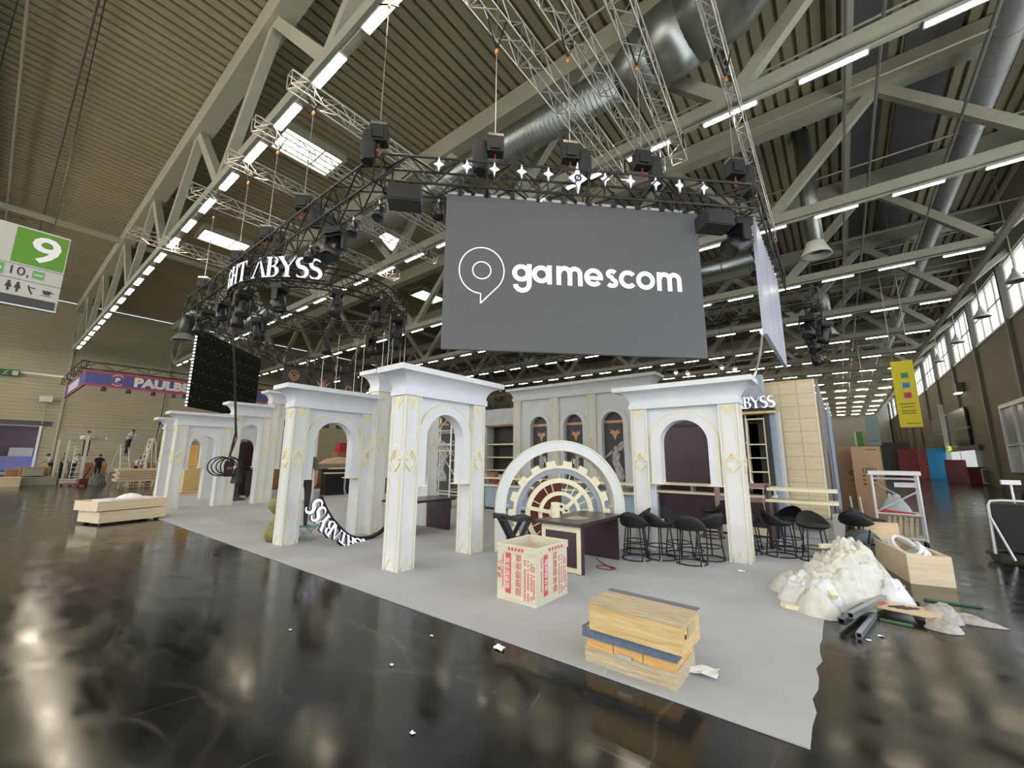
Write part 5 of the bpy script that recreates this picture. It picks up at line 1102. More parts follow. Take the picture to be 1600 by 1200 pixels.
# ---- hanging statue banners at the back
for k, (x, y, lab) in enumerate(((-23.9, 9.6, 'dark hanging banner with a round gold emblem'), (-23.9, 11.3, 'dark hanging banner with a winged gold emblem'), (-23.9, 12.95, 'dark hanging banner with a starry gold emblem'))):
    b = thing('hanging_banner', (x, y, 3.4), R90, lab, 'banner', None)
    G().box(.1, 1.3, 0, .02, 0, 3.4).build('cloth', mat('banner_cloth', (.055, .048, .048), .6, var=.25, scale=2), b)
    if k == 0: e = G().ring((.7, 2.85), .24, .29, -.008, 0, n=26).ring((.7, 2.85), .10, .14, -.008, 0, n=18).ring((.7, 2.85), .17, .2, -.008, 0, n=22, a0=PI * .9, a1=PI * 2.1).stroke([(.7, 2.6), (.7, 2.1)], .03, -.008, 0)
    elif k == 1:
        e = G()
        for s in (-1, 1): e.prism([(.7, 2.2), (.7 + s * .45, 2.75), (.7 + s * .2, 2.62)], -.008, 0).stroke([(.7, 2.4), (.7 + s * .2, 2.9)], .04, -.008, 0)
        e.prism([(.7, 2.05), (.8, 2.5), (.7, 2.9), (.6, 2.5)], -.009, 0)
    else:
        e = G().ring((.7, 2.5), .12, .18, -.008, 0, n=16)
        for q in range(8): a = q * PI / 4; e.prism([(.7 + .18 * math.cos(a - .25), 2.5 + .18 * math.sin(a - .25)), (.7 + .18 * math.cos(a + .25), 2.5 + .18 * math.sin(a + .25)), (.7 + .36 * math.cos(a), 2.5 + .36 * math.sin(a))], -.008, 0)
    e.build('emblem', COPPER, b)
    if k: statue(G(), .48, .9, 1.15, 1 if k == 1 else -1, d=-.006).build('statue_print', STAT, b); statue(G(), 1.0, .85, 1.0, -1, d=-.006).build('statue_print', STAT, b)
    for q in (.1, 1.4): G().tube([(q, .01, 3.4), (q, .01, 3.9)], .012, 4).build('suspension', ALU, b)
for k in range(10):
    an = math.radians(35 + 13 * k); r_ = RR + (.2 if k % 2 else -.2); x, y = RC.x + r_ * math.cos(an), RC.y + r_ * math.sin(an)
    o = G().tube([(x, y, 2.9 + .1 * (k % 4)), (x, y, 6.27)], .008, 4).build('steel_wire', ALU); tag(o, 'thin wire hanging from the far ring truss side, %s from its right bend' % ORD[k], 'wire', 'wires under the ring')
# ---- banners on the aisle
YB = mat('banner_yellow', (.72, .62, .010), .55)
yb = thing('aisle_banner', (2.61, 30, 3.49), 0, 'tall yellow hanging banner with green, blue and red squares', 'banner'); G().box(0, .88, 0, .03, 0, 3.57).build('cloth', YB, yb)
for z, c, n_ in ((2.62, (.05, .28, .10), 'green_square'), (2.08, (.06, .25, .60), 'blue_square'), (1.54, (.55, .02, .10), 'red_square')):
    q = G().box(.34, .64, -.01, 0, z, z + .30).build(n_, mat('banner_' + n_, c, .5), yb); G().box(.42, .56, -.014, -.01, z + .12, z + .16).build('dark_word', INKB, q)
OCH = mat('banner_ink', (.16, .14, .01), .6)
for z, a, b in ((1.22, .12, .72), (1.05, .18, .66), (.84, .14, .70), (.72, .14, .72)): G().box(a, b, -.008, 0, z, z + .045).build('text_line', OCH, yb)
G().box(.28, .80, -.008, 0, .18, .22).build('text_line', OCH, yb); G().tube([(.1, 0, 3.57), (.1, 0, 12.95)], .012, 4).tube([(.78, 0, 3.57), (.78, 0, 12.95)], .012, 4).build('suspension', ALU, yb)
o = thing('aisle_banner', (1.98, 48, 3.1), 0, 'pale blue hanging banner farther down the aisle', 'banner'); G().box(0, .85, 0, .04, 0, 2.55).build('cloth', mat('banner_pale_blue', (.30, .42, .47), .5, var=.15), o); G().box(.1, .75, -.01, 0, .3, .4).build('text_line', mat('pale_ink', (.15, .25, .3), .5), o); G().tube([(.2, 0, 2.55), (.2, 0, 13.3)], .015, 4).build('suspension', ALU, o)
o = thing('aisle_banner', (1.45, 64, 3.45), 0, 'green hanging banner low before the far end wall', 'banner'); G().box(.15, .75, 0, .04, 0, 1.72).build('cloth', mat('banner_green', (.07, .32, .05), .5), o); G().box(0, .15, 0, .04, 0, 1.72).build('white_edge', PURE, o); G().tube([(.2, 0, 1.72), (.2, 0, 12.95)], .015, 4).build('suspension', ALU, o)
# ---- ducts
def duct(name, pts, r, label, extra=None, n=20, m=DUCT):
    o = thing(name, (0, 0, 0), 0, label, 'duct'); G().tube(pts, r, n).build('pipe', m, o, True)
    a, b = Vector(pts[0]), Vector(pts[1]); d = (b - a); L = d.length; k = int(L / 1.6); R_ = r if not isinstance(r, list) else r[0]
    for i in range(1, k):
        p = a + d * i / k; q = p + d.normalized() * .05; G().tube([p, q], R_ * 1.025, n).build('collar', m, o)
    return o
dk = duct('spiral_duct', [(-20.6, 10.3, 12.95), (-4.1, 10.3, 12.95)], .56, 'long round spiral duct running under the roof behind the silver trusses')
g = G()
for i in range(100): x = -20.5 + i * .164; g.tube([(x, 10.3, 12.95), (x + .02, 10.3, 12.95)], .568, 20, caps=False)
stuff(g.build('spiral_seam', DUCT, dk)); G().tube([(-20.6, 10.3, 12.95), (-21.0, 10.3, 13.1), (-21.3, 10.3, 13.5), (-21.4, 10.3, 15.5)], [.56, .58, .6, .6], 20).build('elbow', DUCT, dk, True)
G().tube([(-4.1, 10.3, 12.95), (-3.0, 10.3, 13.2)], [.56, .95], 24).build('reducer', DUCT, dk, True); G().tube([(-3.0, 10.3, 13.2), (-2.0, 10.2, 13.25)], .96, 24).build('drum', DUCT, dk, True); G().tube([(-2.0, 10.2, 13.25), (-1.2, 10.0, 13.3), (-.6, 9.4, 13.35), (-.2, 8.2, 13.4), (-.1, 5.0, 13.4)], [.96, 1.05, 1.1, 1.1, 1.1], 24).build('bend', DUCT, dk, True)
dr2 = duct('round_duct', [(5.2, 4, 14.4), (5.2, 60, 14.4)], .42, 'round grey duct running down the aisle side under the roof', m=mat('dull_duct', (.36, .36, .35), .45, metal=.4))
def nozzle(x, y, z0, z1, r, label, bend=None):
    o = thing('air_diffuser', (x, y, z0), 0, label, 'duct'); G().tube([(0, 0, .5), (0, 0, z1 - z0)] if not bend else [(0, 0, .5), (0, 0, z1 - z0 - .3), (bend[0] * .3, bend[1] * .3, z1 - z0), (bend[0], bend[1], z1 - z0 + .05)], r, 16).build('pipe', DUCT, o, True)
    G().lathe([(r * 1.05, .6), (r * 1.3, .35), (r * 1.75, .05), (r * 1.8, 0), (r * 1.5, .02), (r * .9, .2)], 18).build('diffuser', mat('off_white_metal', (.52, .52, .48), .5), o, True); return o
nozzle(0.05, 21.0, 10.4, 16.5, .32, 'off white air diffuser hanging right of the side LED strips'); nozzle(0.1, 36, 10.4, 16.5, .4, 'off white air diffuser far down beyond the rear right truss'); nozzle(-.6, 45, 10.4, 16.5, .4, 'distant off white air diffuser in the third bay'); nozzle(-42.0, 9.1, 11.1, 13.2, .55, 'air diffuser with a bent pipe left of the LED wall back', (2.2, 0)); nozzle(-47, -2.0, 11.4, 13.2, .6, 'air diffuser with a bent pipe below the hall number sign', (0, -2.5))
duct('round_duct', [(-44, 11.0, 11.7), (-30, 11.0, 11.7)], .45, 'round duct ending behind the LED wall back'); duct('round_duct', [(-11, 24.5, 12.6), (-2.5, 24.5, 12.6)], .5, 'round duct seen between the screen and the side LED strips'); duct('round_duct', [(-22, 27, 12.2), (-10, 25.5, 12.6)], .5, 'round duct above the nearest arch seen past the ring')
# ---- beyond the open gate
gt = thing('gate_view_room', (XL - 9, -8, 0), 0, 'pale purple room seen through the open gate', 'room'); gt['kind'] = 'structure'
G().box(8.85, 9.1, 10.9, 11.05, 0, 4.3).build('gate_jamb', mat('lit_white_jamb', (.8, .85, .88), .5), gt); G().box(0, .2, 0, 16, 0, 6).build('end_wall', mat('purple_wall', (.16, .11, .15), .6), gt); G().box(0, 8.6, 0, 16, -.1, .001).build('pale_floor', mat('pale_floor', (.75, .76, .78), .4), gt); G().box(0, 8.6, 0, 16, 4.6, 4.7).build('soffit', mat('white_soffit', (.55, .53, .50), .6), gt)
o = G().box(XL - 4, XL - 3, -3.2, 3.6, .25, 1.55); o.box(XL - 2.97, XL - 2.95, .9, 2.9, .95, 1.05); o = o.build('blue_counter', mat('violet_blue', (.17, .19, .50), .5)); tag(o, 'violet blue counter standing beyond the open gate', 'counter')
for k, (y, w_, c, lab) in enumerate(((-2.6, 1.1, (.75, .75, .72), 'white stand panel beyond the open gate'), (-1.0, .9, (.25, .45, .33), 'green stand panel beyond the open gate'), (1.6, 1.6, (.55, .55, .58), 'grey stand panel nearest the gate edge'))):
    o = G().box(XL - 8.2, XL - 8.1, y, y + w_, 1.0, 2.4).build('stand_panel', mat('stand_%d' % k, c, .5)); tag(o, lab, 'panel')
# ---- doors and panels on the side wall
DG = mat('door_glass', (.30, .40, .48), .15, alpha=.85); DKP = mat('dark_glazing', (.012, .012, .012), .2)
dg = struct(empty('door_2', (XR - .2, 50.0, 0))); dg.rotation_euler = (0, 0, -R90)
G().box(-16.2, 3.0, -.05, .15, 2.7, 3.05).build('transom', mat('dark_frame', (.05, .05, .045), .5), dg); G().box(-16, .6, -.02, .1, 3.05, 4.4).build('dark_pane', DKP, dg); G().box(-16, .6, -.02, .1, 4.6, 6.2).build('dark_pane', DKP, dg); G().box(-16.2, .8, -.06, .12, 4.4, 4.6).build('transom', mat('dark_frame2', (.15, .15, .14), .5), dg)
for k in range(3): f = G().box(-14.2 + k * 5.4, -14.0 + k * 5.4, -.08, .0, 0, 2.75).build('jamb', ALUW, dg); G().box(-14.0 + k * 5.4, -9.2 + k * 5.4, -.04, 0, .1, 2.65).build('pane', mat('bright_glazing', (.80, .85, .88), .3, emit=.55 if k < 2 else 1.2), dg)
es_ = thing('exit_sign', (XR - .5, 57.3, 2.75), -R90, 'yellow green lit exit sign above the glazed aisle doors', 'sign'); G().box(0, 1.6, 0, .1, 0, .42).build('panel', mat('lit_exit', (.55, .75, .10), .5, emit=.8), es_); G().box(.35, .5, -.02, 0, .1, .32).box(.75, .85, -.02, 0, .08, .34).build('pictogram', mat('exit_ink', (.10, .18, .03), .5), es_)
wlp = thing('wall_lamp', (XR - .45, 50.5, 7.4), -R90, 'square flood lamp on the brown aisle wall', 'light'); G().box(0, 1.3, 0, .4, 0, .8).build('housing', mat('dark_lamp', (.10, .09, .07), .5), wlp); G().box(.1, 1.2, -.05, .35, -.06, 0).build('lens', mat('lens_glow', (1, .95, .8), .5, emit=2), wlp)
vw = struct(empty('window_2', (XR - .12, 40.2, 1.1))); vw.rotation_euler = (0, 0, -R90)
for a in ((0, .28, 0, 4.2), (.28, 6.0, 3.95, 4.2), (.28, 6.0, 1.6, 1.72), (2.6, 2.75, 0, 3.95)): G().box(a[0], a[1], -.12, .1, a[2], a[3]).build('frame', mat('white_frame', (.62, .65, .68), .4), vw)
G().box(.28, 2.6, -.02, .05, 1.72, 3.95).build('pane', mat('grey_pane', (.22, .25, .29), .2), vw); G().box(2.75, 6, -.02, .05, 1.72, 3.95).build('pane', mat('grey_pane', (.22, .25, .29), .2), vw); G().box(.28, 6, -.02, .05, 0, 1.6).build('pane', mat('grey_pane2', (.42, .47, .55), .2), vw)
rp_ = thing('red_panel_box', (7.5, 47.0, 0), .2, 'dark red box with a grey framed screen by the aisle wall', 'box'); G().box(0, 1.5, 0, .5, 0, 1.35).build('body', mat('dark_red', (.09, .012, .018), .5), rp_); G().box(.7, 1.45, -.04, 0, .10, 1.25).build('frame', mat('pale_frame', (.45, .43, .38), .5), rp_); G().box(.78, 1.37, -.06, -.04, .2, 1.15).build('screen', mat('grey_screen', (.10, .10, .10), .4), rp_)
rp2 = G().box(7.0, 8.3, 52, 52.4, 0, 1.9).build('red_board', mat('dark_red', (.09, .012, .018), .5)); tag(rp2, 'taller dark red board behind the red box', 'board')
for k, (x, y, w_, h_, c, lab) in enumerate(((3.9, 68, 2.6, 4.0, (.02, .02, .02), 'black booth wall far down the aisle'), (5.0, 64, 2.2, 3.1, (.22, .015, .03), 'dark red booth wall far down the aisle'), (6.4, 62, 1.0, 3.1, (.30, .06, .05), 'bright red booth strip far down the aisle'), (6.9, 60, 1.6, 3.1, (.02, .30, .65), 'bright blue booth panel far down the aisle'))):
    o = G().box(x, x + w_, y, y + .3, 0, h_).build('booth_panel', mat('booth_%d' % k, c, .4)); tag(o, lab, 'panel')
o = G().box(7.9, 8.2, 57, 57.25, 0, 7.2).build('white_post', WA); tag(o, 'tall white post before the aisle door glazing', 'post')
for k, (y, z) in enumerate(((30, 11.0), (36.5, 11.0), (43.5, 11.0), (51, 11.0))):
    o = thing('bay_lamp', (7.6, y, z - .6), 0, 'bell lamp hanging before the clerestory windows, %s from the camera' % ORD[k], 'light', 'bell lamps at the windows'); G().lathe([(.08, .7), (.12, .5), (.35, .1), (.42, 0), (.38, 0), (.1, .4)], 14).build('shade', ALUW, o, True); G().tube([(0, 0, .7), (0, 0, 16.4 - z + .6)], .03, 5).build('stem', STEELP, o)
# ---- floor trolley at the right edge
tr = thing('black_trolley', (1.95, 11.3, 0), -.25, 'black fabric trolley with a bent pale handle at the picture edge', 'cart')
G().tube([(0, 0, .12), (.02, .0, .95), (.05, .02, 1.02), (.18, .05, 1.04), (.8, .1, 1.04)], .022, 7).build('handle', WA, tr); G().prism([(.03, .2), (.8, .2), (.8, .98), (.03, .98)], .03, .5).build('bag', mat('black_canvas', (.014, .014, .014), .7), tr); G().box(-.12, .8, .0, .5, .10, .14).build('base', BLACKP, tr)
for x in (0, .6): G().lathe([(.001, -.02), (.07, -.02), (.07, .02), (.001, .02)], 12, (x, .05, .07), 'y').build('wheel', BLACKP, tr)
G().tube([(.02, -.02, .75), (.22, -.06, .0 + .05)], .018, 5).build('strut', WA, tr)
sb2 = thing('broom', (2.40, 11.85, 0), 0, 'pale broom standing upside down behind the black trolley', 'broom'); G().tube([(0, 0, .4), (0, 0, 1.3)], .018, 6).build('stick', PURE, sb2); G().box(-.12, .12, -.04, .04, 1.3, 1.38).build('head', PURE, sb2)
# ================================================================ BUILDERS' YARD AT THE LEFT
def pallet(x, y, rz, lab, z=0):
    o = thing('pallet', (x, y, z), rz, lab, 'pallet', None)
    for i in range(5): G().box(0, 1.2, i * .175, i * .175 + .1, .122, .144).build('plank', OLDWOOD, o)
    for i in range(3): G().box(0, 1.2, i * .35, i * .35 + .1, 0, .022).build('plank', OLDWOOD, o)
    for i in range(3):
        for j in range(3): G().box(j * .54, j * .54 + .12, i * .35, i * .35 + .1, .022, .122).build('block', OLDWOOD, o)
    return o
for k, (x, y) in enumerate(((-31.0, 5.1), (-31.1, 6.2), (-30.9, 7.3))): pallet(x, y, R90, 'wooden pallet under the board stack, %s from the low corner arch' % ORD[2 - k]); pallet(x, y, R90, 'upper wooden pallet under the board stack, %s from the low corner arch' % ORD[2 - k], .15)
for k in range(5):
    o = G().box(0, 1.2, 0, 3.6 - .25 * k, 0, .13).build('board_stack_sheet', OLDWOOD); o.location = (-32.3 + .05 * k, 4.7 + .1 * (k % 2), .30 + k * .135); tag(o, 'thick wooden sheet in the stack behind the corner arch, %s from the top' % ORD[4 - k], 'board', 'stacked sheets')
for k, (x, y, L) in enumerate(((-25.5, 5.2, 5.0), (-24.2, 5.0, 5.0), (-22.8, 5.3, 4.6))):
    o = G().box(0, .25, 0, L, 0, .06).build('loose_plank', LIGHTP); o.location = (x, y, .0); tag(o, 'long pale plank lying on the floor behind the corner arch, %s from the yard' % ORD[k], 'plank')
for k in range(3):
    o = G().box(0, .9, 0, 2.6, 0, .5 + .8 * (k != 1)).build('wooden_crate_side', YELWOOD if k != 1 else LIGHTP); o.location = (-25.6 - k * .9, 6.1 + .5 * k, .0); tag(o, 'brown wooden crate seen through the corner arch, %s from it' % ORD[k], 'crate')
o = thing('tall_wooden_crate', (-26.2, 6.0, 0), 0, 'tall orange brown crate seen through the corner arch', 'crate'); G().box(0, .9, 0, 1.3, .0, 2.25).build('body', ORWOOD, o); [G().box(.9, .93, y, y + .09, 0, 2.25).build('batten', YELWOOD, o) for y in (0, .6, 1.2)]; G().box(.9, .93, 0, 1.3, 1.1, 1.2).build('batten', YELWOOD, o)
for k, (x, y, z, s) in enumerate(((-28, 12.0, 0, 1.5), (-28.2, 13.6, 0, 1.2), (-28.1, 15.0, 0, 1.6), (-28, 12.3, 1.225, .9), (-28.2, 15.2, 1.305, .9), (-25, 8.6, 0, 1.9), (-24.5, 10.6, 0, .8), (-47, 2.3, 0, .9), (-48, 1.2, 0, .8), (-44, 7.4, 0, 1.5), (-46, 5.0, 0, 1.4))):
    o = thing('brown_carton', (x, y, z), random.uniform(-.1, .1), 'brown carton among the goods at the end wall, %s in the row' % ORD[k], 'box', 'cartons at the end wall'); G().box(0, s, 0, s * .85, 0, s * .8).build('body', mat('warm_carton', (.30, .16, .07), .8, var=.15, scale=2), o); G().box(-.005, s + .005, s * .36, s * .46, s * .79, s * .81).build('tape', mat('carton_tape', (.45, .33, .2), .4), o)
rc = G().box(-27.9, -27.3, 15.3, 15.95, 2.04, 2.7).build('red_crate', RED); tag(rc, 'red crate on top of the cartons seen through the low arch', 'crate')
wp = thing('white_notice', (-28.5, 13.1, 2.35), R90, 'white framed notice seen through the low arch opening', 'sign'); G().box(0, 1.1, 0, .05, 0, 1.7).build('board', PURE, wp); [G().box(.15, .95, -.01, 0, z, z + .45).build('grey_field', mat('grey_field', (.25, .27, .3), .5), wp) for z in (.3, 1.05)]; G().tube([(1.2, .0, -2.3), (1.2, 0, 1.9)], .03, 5).tube([(.1, .0, -2.35), (.1, 0, 0)], .03, 5).build('stand', ALU, wp)
# goods heap by the gate
for k, (x, y, z, a, b, c, m) in enumerate(((-36.3, .2, 0, 1.2, 1.3, .45, OLDWOOD), (-36.6, -.9, 0, 1.2, 1.2, .35, OLDWOOD), (-37.5, 1.5, 0, 1.3, 1.4, .4, mat('grey_green_box', (.22, .23, .19), .7)), (-37.6, 1.6, .5, .8, .8, .4, mat('grey_green_box', (.22, .23, .19), .7)), (-38.6, 1.5, 0, 1.0, 1.2, .95, mat('warm_carton', (.3, .16, .07), .8)), (-36.9, 3.0, 0, .9, 1.1, .25, mat('pale_slab', (.42, .41, .37), .7)))):
    o = thing('goods_box', (x, y, z), 0, 'dull goods box heaped before the open gate, %s of six' % ORD[k], 'box', 'goods before the gate'); G().box(0, a, 0, b, 0, c).build('body', m, o); G().box(-.02, a + .02, -.02, b + .02, c, c + .03).build('lid', m, o)
# half-built portal with workers on ladders
pf = thing('half_built_portal', (-40, 2.95, 0), R90, 'half built grey portal frame with workers on ladders', 'frame'); GP = mat('grey_profile', (.30, .30, .27), .5)
G().box(0, 5.2, 0, .3, 2.70, 3.06).build('beam', GP, pf)
for x in (0, .45): G().box(x, x + .1, .0, .15, 0, 2.7).build('post', mat('white_profile', (.5, .5, .46), .5), pf)
G().box(3.6, 3.72, 0, .15, 0, 2.7).build('post', GP, pf); G().box(1.2, 1.35, -.6, -.45, 0, 3.0).build('post', mat('white_profile', (.5, .5, .46), .5), pf)
G().box(2.2, 2.26, -.02, 0, 2.8, 2.95).box(.95, 1.2, -.02, 0, 2.76, 3.0).build('white_mark', PURE, pf)
def ladder(x, y, rz, h, lab, sp=.75):
    o = thing('step_ladder', (x, y, 0), rz, lab, 'ladder', None)
    for s in (-1, 1):
        for d in (-1, 1): G().bar((s * .28, d * sp, 0), (s * .18, d * .05, h), .05, .03).build('rail', ALUW, o)
    for k in range(int(h / .3)):
        t = (k + 1) * .3 / h; G().bar((-.28 + .1 * t, -sp + (sp - .05) * t, t * h), (.28 - .1 * t, -sp + (sp - .05) * t, t * h), .05, .03).build('rung', ALUW, o)
    return o
ladder(-40.5, 4.0, R90, 2.3, 'aluminium step ladder under the left worker on the portal'); ladder(-36.4, 5.6, R90 + .2, 2.4, 'aluminium step ladder under the right worker on the portal', .95); ladder(-34.5, 6.6, .3, 2.8, 'tall aluminium ladder leaning right of the portal', .5); ladder(-34.0, 7.4, .1, 2.9, 'tall thin ladder nearest the corner arch', .4)
for k in range(6):
    o = G().tube([(-34.8 + .1 * k, 6.6 + .22 * k, 0), (-35.0 + .1 * k, 6.5 + .24 * k, 2.6 + .25 * (k % 3))], .035, 5).build('timber_batten', [ALUW, OLDWOOD, BROWNWOOD][k % 3]); tag(o, 'upright batten leaning beside the ladders, %s from the portal' % ORD[k], 'batten', 'battens by the ladders')
JR = mat('jack_red', (.16, .02, .02), .5)
pj = thing('pallet_jack', (-33.5, 3.4, 0), .5, 'red pallet jack parked before the portal', 'cart'); [G().box(-1.2, .0, y, y + .16, .06, .13).build('fork', JR, pj) for y in (0, .4)]; G().box(0, .2, .05, .5, .05, .4).build('body', JR, pj); G().tube([(.1, .28, .4), (.5, .28, 1.0)], .03, 6).build('handle', BLACKP, pj); [G().lathe([(.001, -.04), (.06, -.04), (.06, .04), (.001, .04)], 10, (x, y, .06), 'y').build('wheel', BLACKP, pj) for x in (-1.0, .1) for y in (.08, .48)]
cv = heap(.6, .4, .55, 101, .3).build('grey_tarp', mat('grey_tarp', (.07, .08, .085), .6)); cv.location = (-34.2, 4.35, 0); fixn(cv); tag(cv, 'grey tarpaulin heap beside the red pallet jack', 'tarpaulin')
# ================================================================ PEOPLE
def person(loc, rz, label, shirt, pants, lean=0.0, arms=(.3, .3), bend=(.25, .25), legs=((0, 0), (0, 0)), h=1.8, turn=0.0, hands=False, shoe=None):
    """one continuous body: skeleton grown with the Skin modifier; faces -y"""
    V = Vector; k = h / 1.8; J = {}
    J['pel'] = V((0, 0, .95)); up_ = lambda p: J['pel'] + Matrix.Rotation(-lean, 3, 'X').inverted() @ (V(p) - V((0, 0, .95)))
    up_ = lambda p: J['pel'] + Matrix.Rotation(lean, 3, 'X') @ (V(p) - V((0, 0, .95)))
    J['wst'] = up_((0, 0, 1.10)); J['chs'] = up_((0, .01, 1.34)); J['nkb'] = up_((0, .01, 1.49)); J['nk'] = up_((0, -.005, 1.555)); J['hd'] = up_((0, -.02, 1.65)); J['top'] = up_((0, -.01, 1.74)); J['nose'] = up_((0, -.115, 1.645)); J['chin'] = up_((0, -.075, 1.575))
    for i, s in enumerate((-1, 1)):
        a, b = arms[i], bend[i]
        J['sh%d' % i] = up_((s * .185, .01, 1.44)); d = V((s * .22, -math.sin(a), -math.cos(a))).normalized(); J['el%d' % i] = J['sh%d' % i] + d * .29
        d2 = V((s * .04, -math.sin(a + b), -math.cos(a + b))).normalized(); J['wr%d' % i] = J['el%d' % i] + d2 * .25; J['pm%d' % i] = J['wr%d' % i] + d2 * .085; J['_d%d' % i] = d2
        t, n_ = legs[i]; J['hp%d' % i] = V((s * .095, 0, .90)); J['kn%d' % i] = J['hp%d' % i] + V((s * .02, -math.sin(t), -math.cos(t))) * .42; J['an%d' % i] = J['kn%d' % i] + V((0, math.sin(n_ - t), -math.cos(n_ - t))) * .41; J['he%d' % i] = J['an%d' % i] + V((0, .03, -.045)); J['to%d' % i] = J['an%d' % i] + V((s * .02, -.17, -.055))
    B = [('pel', 'wst', 'p'), ('wst', 'chs', 's'), ('chs', 'nkb', 's'), ('nkb', 'nk', 'k'), ('nk', 'hd', 'k'), ('hd', 'top', 'h'), ('hd', 'nose', 'k'), ('nk', 'chin', 'k')]
    Rd = dict(pel=.135, wst=.125, chs=.145, nkb=.075, nk=.055, hd=.085, top=.062, nose=.018, chin=.045)
    for i in (0, 1):
        B += [('chs', 'sh%d' % i, 's'), ('sh%d' % i, 'el%d' % i, 's'), ('el%d' % i, 'wr%d' % i, 'k'), ('wr%d' % i, 'pm%d' % i, 'k'), ('pel', 'hp%d' % i, 'p'), ('hp%d' % i, 'kn%d' % i, 'p'), ('kn%d' % i, 'an%d' % i, 'p'), ('an%d' % i, 'he%d' % i, 'b'), ('an%d' % i, 'to%d' % i, 'b')]
        for n_, r_ in (('sh', .068), ('el', .045), ('wr', .03), ('pm', .034), ('hp', .095), ('kn', .066), ('an', .045), ('he', .04), ('to', .038)): Rd[n_ + str(i)] = r_
        if hands:
            d2 = J['_d%d' % i]; sd = V((0, -1, 0)).cross(d2).normalized() if abs(d2.y) < .9 else V((1, 0, 0)); fwd = d2.cross(sd).normalized()
            for f in range(4):
                o = (f - 1.5) * .019; L = (.060, .072, .068, .052)[f]; a0 = J['pm%d' % i] + fwd * o + d2 * .01; a1 = a0 + d2 * L * .55 - sd * .008; a2 = a1 + d2 * L * .45 - sd * .022
                for q, p in enumerate((a0, a1, a2)): J['f%d%d%d' % (i, f, q)] = p; Rd['f%d%d%d' % (i, f, q)] = .0095 - .0012 * q
                B += [('pm%d' % i, 'f%d%d0' % (i, f), 'k'), ('f%d%d0' % (i, f), 'f%d%d1' % (i, f), 'k'), ('f%d%d1' % (i, f), 'f%d%d2' % (i, f), 'k')]
            t0 = J['wr%d' % i] + d2 * .03 + fwd * .03; t1 = t0 + d2 * .04 + fwd * .025; J['t%d0' % i] = t0; J['t%d1' % i] = t1; Rd['t%d0' % i] = .013; Rd['t%d1' % i] = .010; B += [('wr%d' % i, 't%d0' % i, 'k'), ('t%d0' % i, 't%d1' % i, 'k')]
    names = [n_ for n_ in J if not n_.startswith('_')]; ix = {n_: q for q, n_ in enumerate(names)}
    me = bpy.data.meshes.new('body'); me.from_pydata([J[n_] * k for n_ in names], [(ix[a], ix[b]) for a, b, _ in B], [])
    o = bpy.data.objects.new('skel', me); COL.objects.link(o); md = o.modifiers.new('skin', 'SKIN'); md.use_smooth_shade = True
    for n_, q in ix.items(): r_ = Rd[n_] * k; me.skin_vertices[0].data[q].radius = (r_ * (1.25 if n_ in ('chs', 'pel', 'wst') else 1), r_); me.skin_vertices[0].data[q].use_root = n_ == 'pel'
    o.modifiers.new('sub', 'SUBSURF').levels = 1 if not hands else 2
    bpy.context.view_layer.update(); m2 = bpy.data.meshes.new_from_object(o.evaluated_get(bpy.context.evaluated_depsgraph_get())); bpy.data.objects.remove(o)
    ms = {'k': SKIN, 's': mat(*shirt) if isinstance(shirt, tuple) else shirt, 'p': pants, 'h': HAIR, 'b': shoe or BLACKP}; order = list(ms); m2.materials.clear()
    for q in order: m2.materials.append(ms[q])
    for p in m2.polygons:
        c = p.center / k; best = None
        for a, b, t in B:
            A_, B_ = J[a], J[b]; ab = B_ - A_; u = max(0, min(1, (c - A_).dot(ab) / ab.length_squared)); dd = (c - (A_ + ab * u)).length - (Rd[a] * (1 - u) + Rd[b] * u)
            if best is None or dd < best[0]: best = (dd, t)
        p.material_index = order.index(best[1]); p.use_smooth = True
    per = bpy.data.objects.new('person', m2); COL.objects.link(per); per.location = loc; per.rotation_euler = (0, 0, rz); tag(per, label, 'person')
    hd = J['hd'] * k; q = G().ball((0, .012, .045), .088 * k, .10 * k, .085 * k, 12, 8).build('hair', HAIR, per, True); q.location = hd; q.rotation_euler = (lean, 0, 0)
    for s in (-1, 1): e = G().ball((0, 0, 0), .012 * k, .02 * k, .03 * k, 6, 5).build('ear', SKIN, per); e.location = hd + Vector((s * .085, 0, -.005)) * k
    if hands or True:
        for s in (-1, 1): e = G().ball((0, 0, 0), .010 * k, n=6, m=4).build('eye', BLACK, per); e.location = hd + Matrix.Rotation(lean, 3, 'X') @ Vector((s * .033, -.078, .012)) * k
        e = G().box(-.024 * k, .024 * k, -.004, .004, -.004, .004).build('mouth', mat('lip', (.25, .10, .08), .6), per); e.location = hd + Matrix.Rotation(lean, 3, 'X') @ Vector((0, -.088, -.05)) * k
    return per
GT = mat('grey_shirt', (.36, .37, .38), .8); WT = mat('white_shirt', (.55, .55, .54), .8); BT = mat('black_shirt', (.02, .02, .022), .8); GYT = mat('charcoal_trousers', (.05, .05, .052), .85); KH = mat('khaki_shirt', (.20, .18, .14), .8)
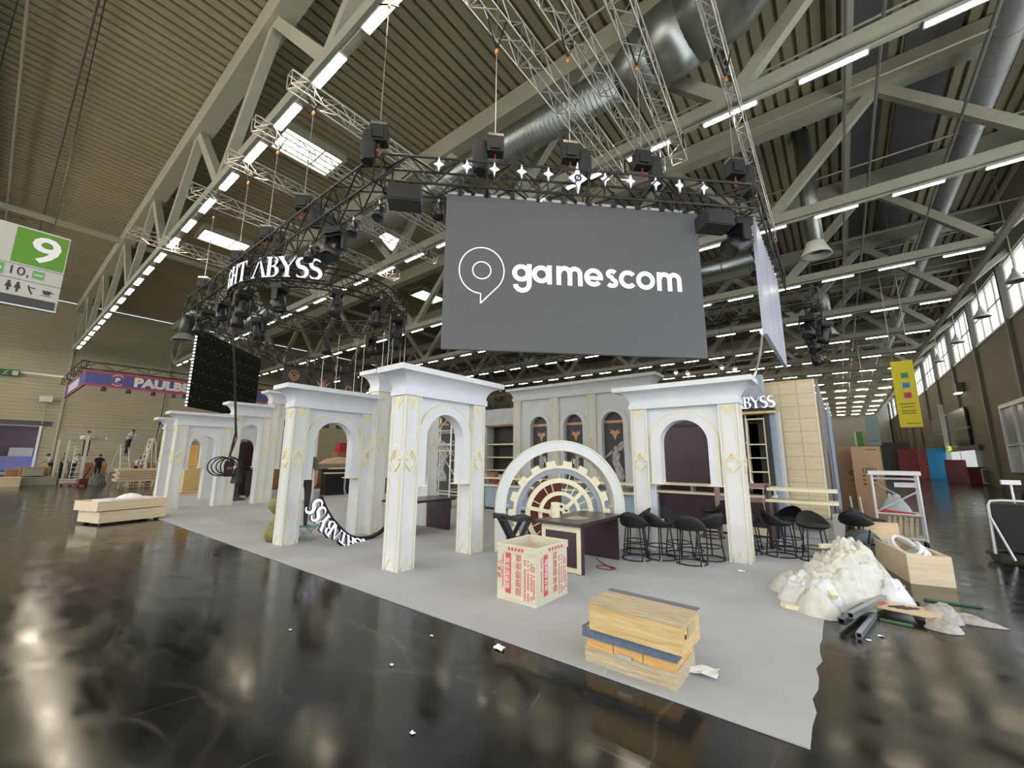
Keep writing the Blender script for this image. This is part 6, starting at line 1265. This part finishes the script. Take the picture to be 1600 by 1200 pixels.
person((-9.2, 4.40, .278), -PI / 2 + 2.6, 'person in charcoal trousers standing on the pale blue stool', mat('olive_shirt', (.12, .11, .09), .8), GYT, lean=.0, arms=(.25, .28), bend=(.2, .35), legs=((0, 0), (.04, .05)), h=1.72, hands=True, shoe=mat('dark_shoe', (.05, .045, .045), .7))
person((-45.0, 3.2, 0), .3, 'person in grey shirt bending over goods by the gate, seen from behind', GT, DENIM, lean=.3, arms=(.6, .4), bend=(.3, .2), legs=((.1, .2), (-.1, .05)), h=1.86)
person((-46.9, 3.9, 0), 2.6, 'person behind the one in the grey shirt, only the head showing', KH, DENIM, lean=.1, h=1.88)
person((-44.0, 4.25, 0), PI - .4, 'person in white shirt and black shorts standing under the portal', WT, DENIM, lean=.18, arms=(.7, .6), bend=(.5, .4), legs=((.05, .1), (-.05, .05)), h=1.9)
person((-44.8, 4.15, 0), PI + .6, 'person in dark red top crouching beside the white shirted worker', mat('dark_red_shirt', (.08, .015, .018), .8), DENIM, lean=.45, arms=(.9, .8), bend=(.3, .3), legs=((.3, .5), (.1, .3)), h=1.8)
person((-42.6, 5.35, 0), PI / 2, 'person in black leaning under the portal', BT, DENIM, lean=.28, arms=(.5, .5), bend=(.2, .2), legs=((.1, .2), (-.1, 0)), h=1.86)
person((-40.2, 4.3, 1.62), R90, 'worker in white shirt on the left ladder working on the portal beam', WT, DENIM, lean=.1, arms=(.9, 1.0), bend=(.5, .5), legs=((.15, .3), (-.05, .1)), h=1.75)
person((-36.3, 5.75, 1.70), 2.2, 'worker in grey shirt on the right ladder reaching along the beam', GT, DENIM, lean=.35, arms=(1.2, 1.0), bend=(.3, .2), legs=((.15, .3), (-.05, .1)), h=1.75)
person((-37.5, 6.6, 0), 1.8, 'person in pale shirt bending behind the board stack', WT, DENIM, lean=.6, arms=(.8, .8), bend=(.2, .2), h=1.8)
person((-36.0, 7.5, 0), -1.2, 'person in grey shirt behind the ladders next to the corner arch', GT, DENIM, lean=.15, arms=(.6, .3), bend=(.6, .3), h=1.8)
person((2.72, 11.9, 0), PI - .3, 'person in dark green jacket pushing the black trolley', mat('dark_green_jacket', (.010, .022, .022), .8), mat('brown_trousers', (.07, .05, .035), .8), lean=.2, arms=(.6, .6), bend=(.5, .5), legs=((.15, .25), (-.15, .05)), h=1.5)
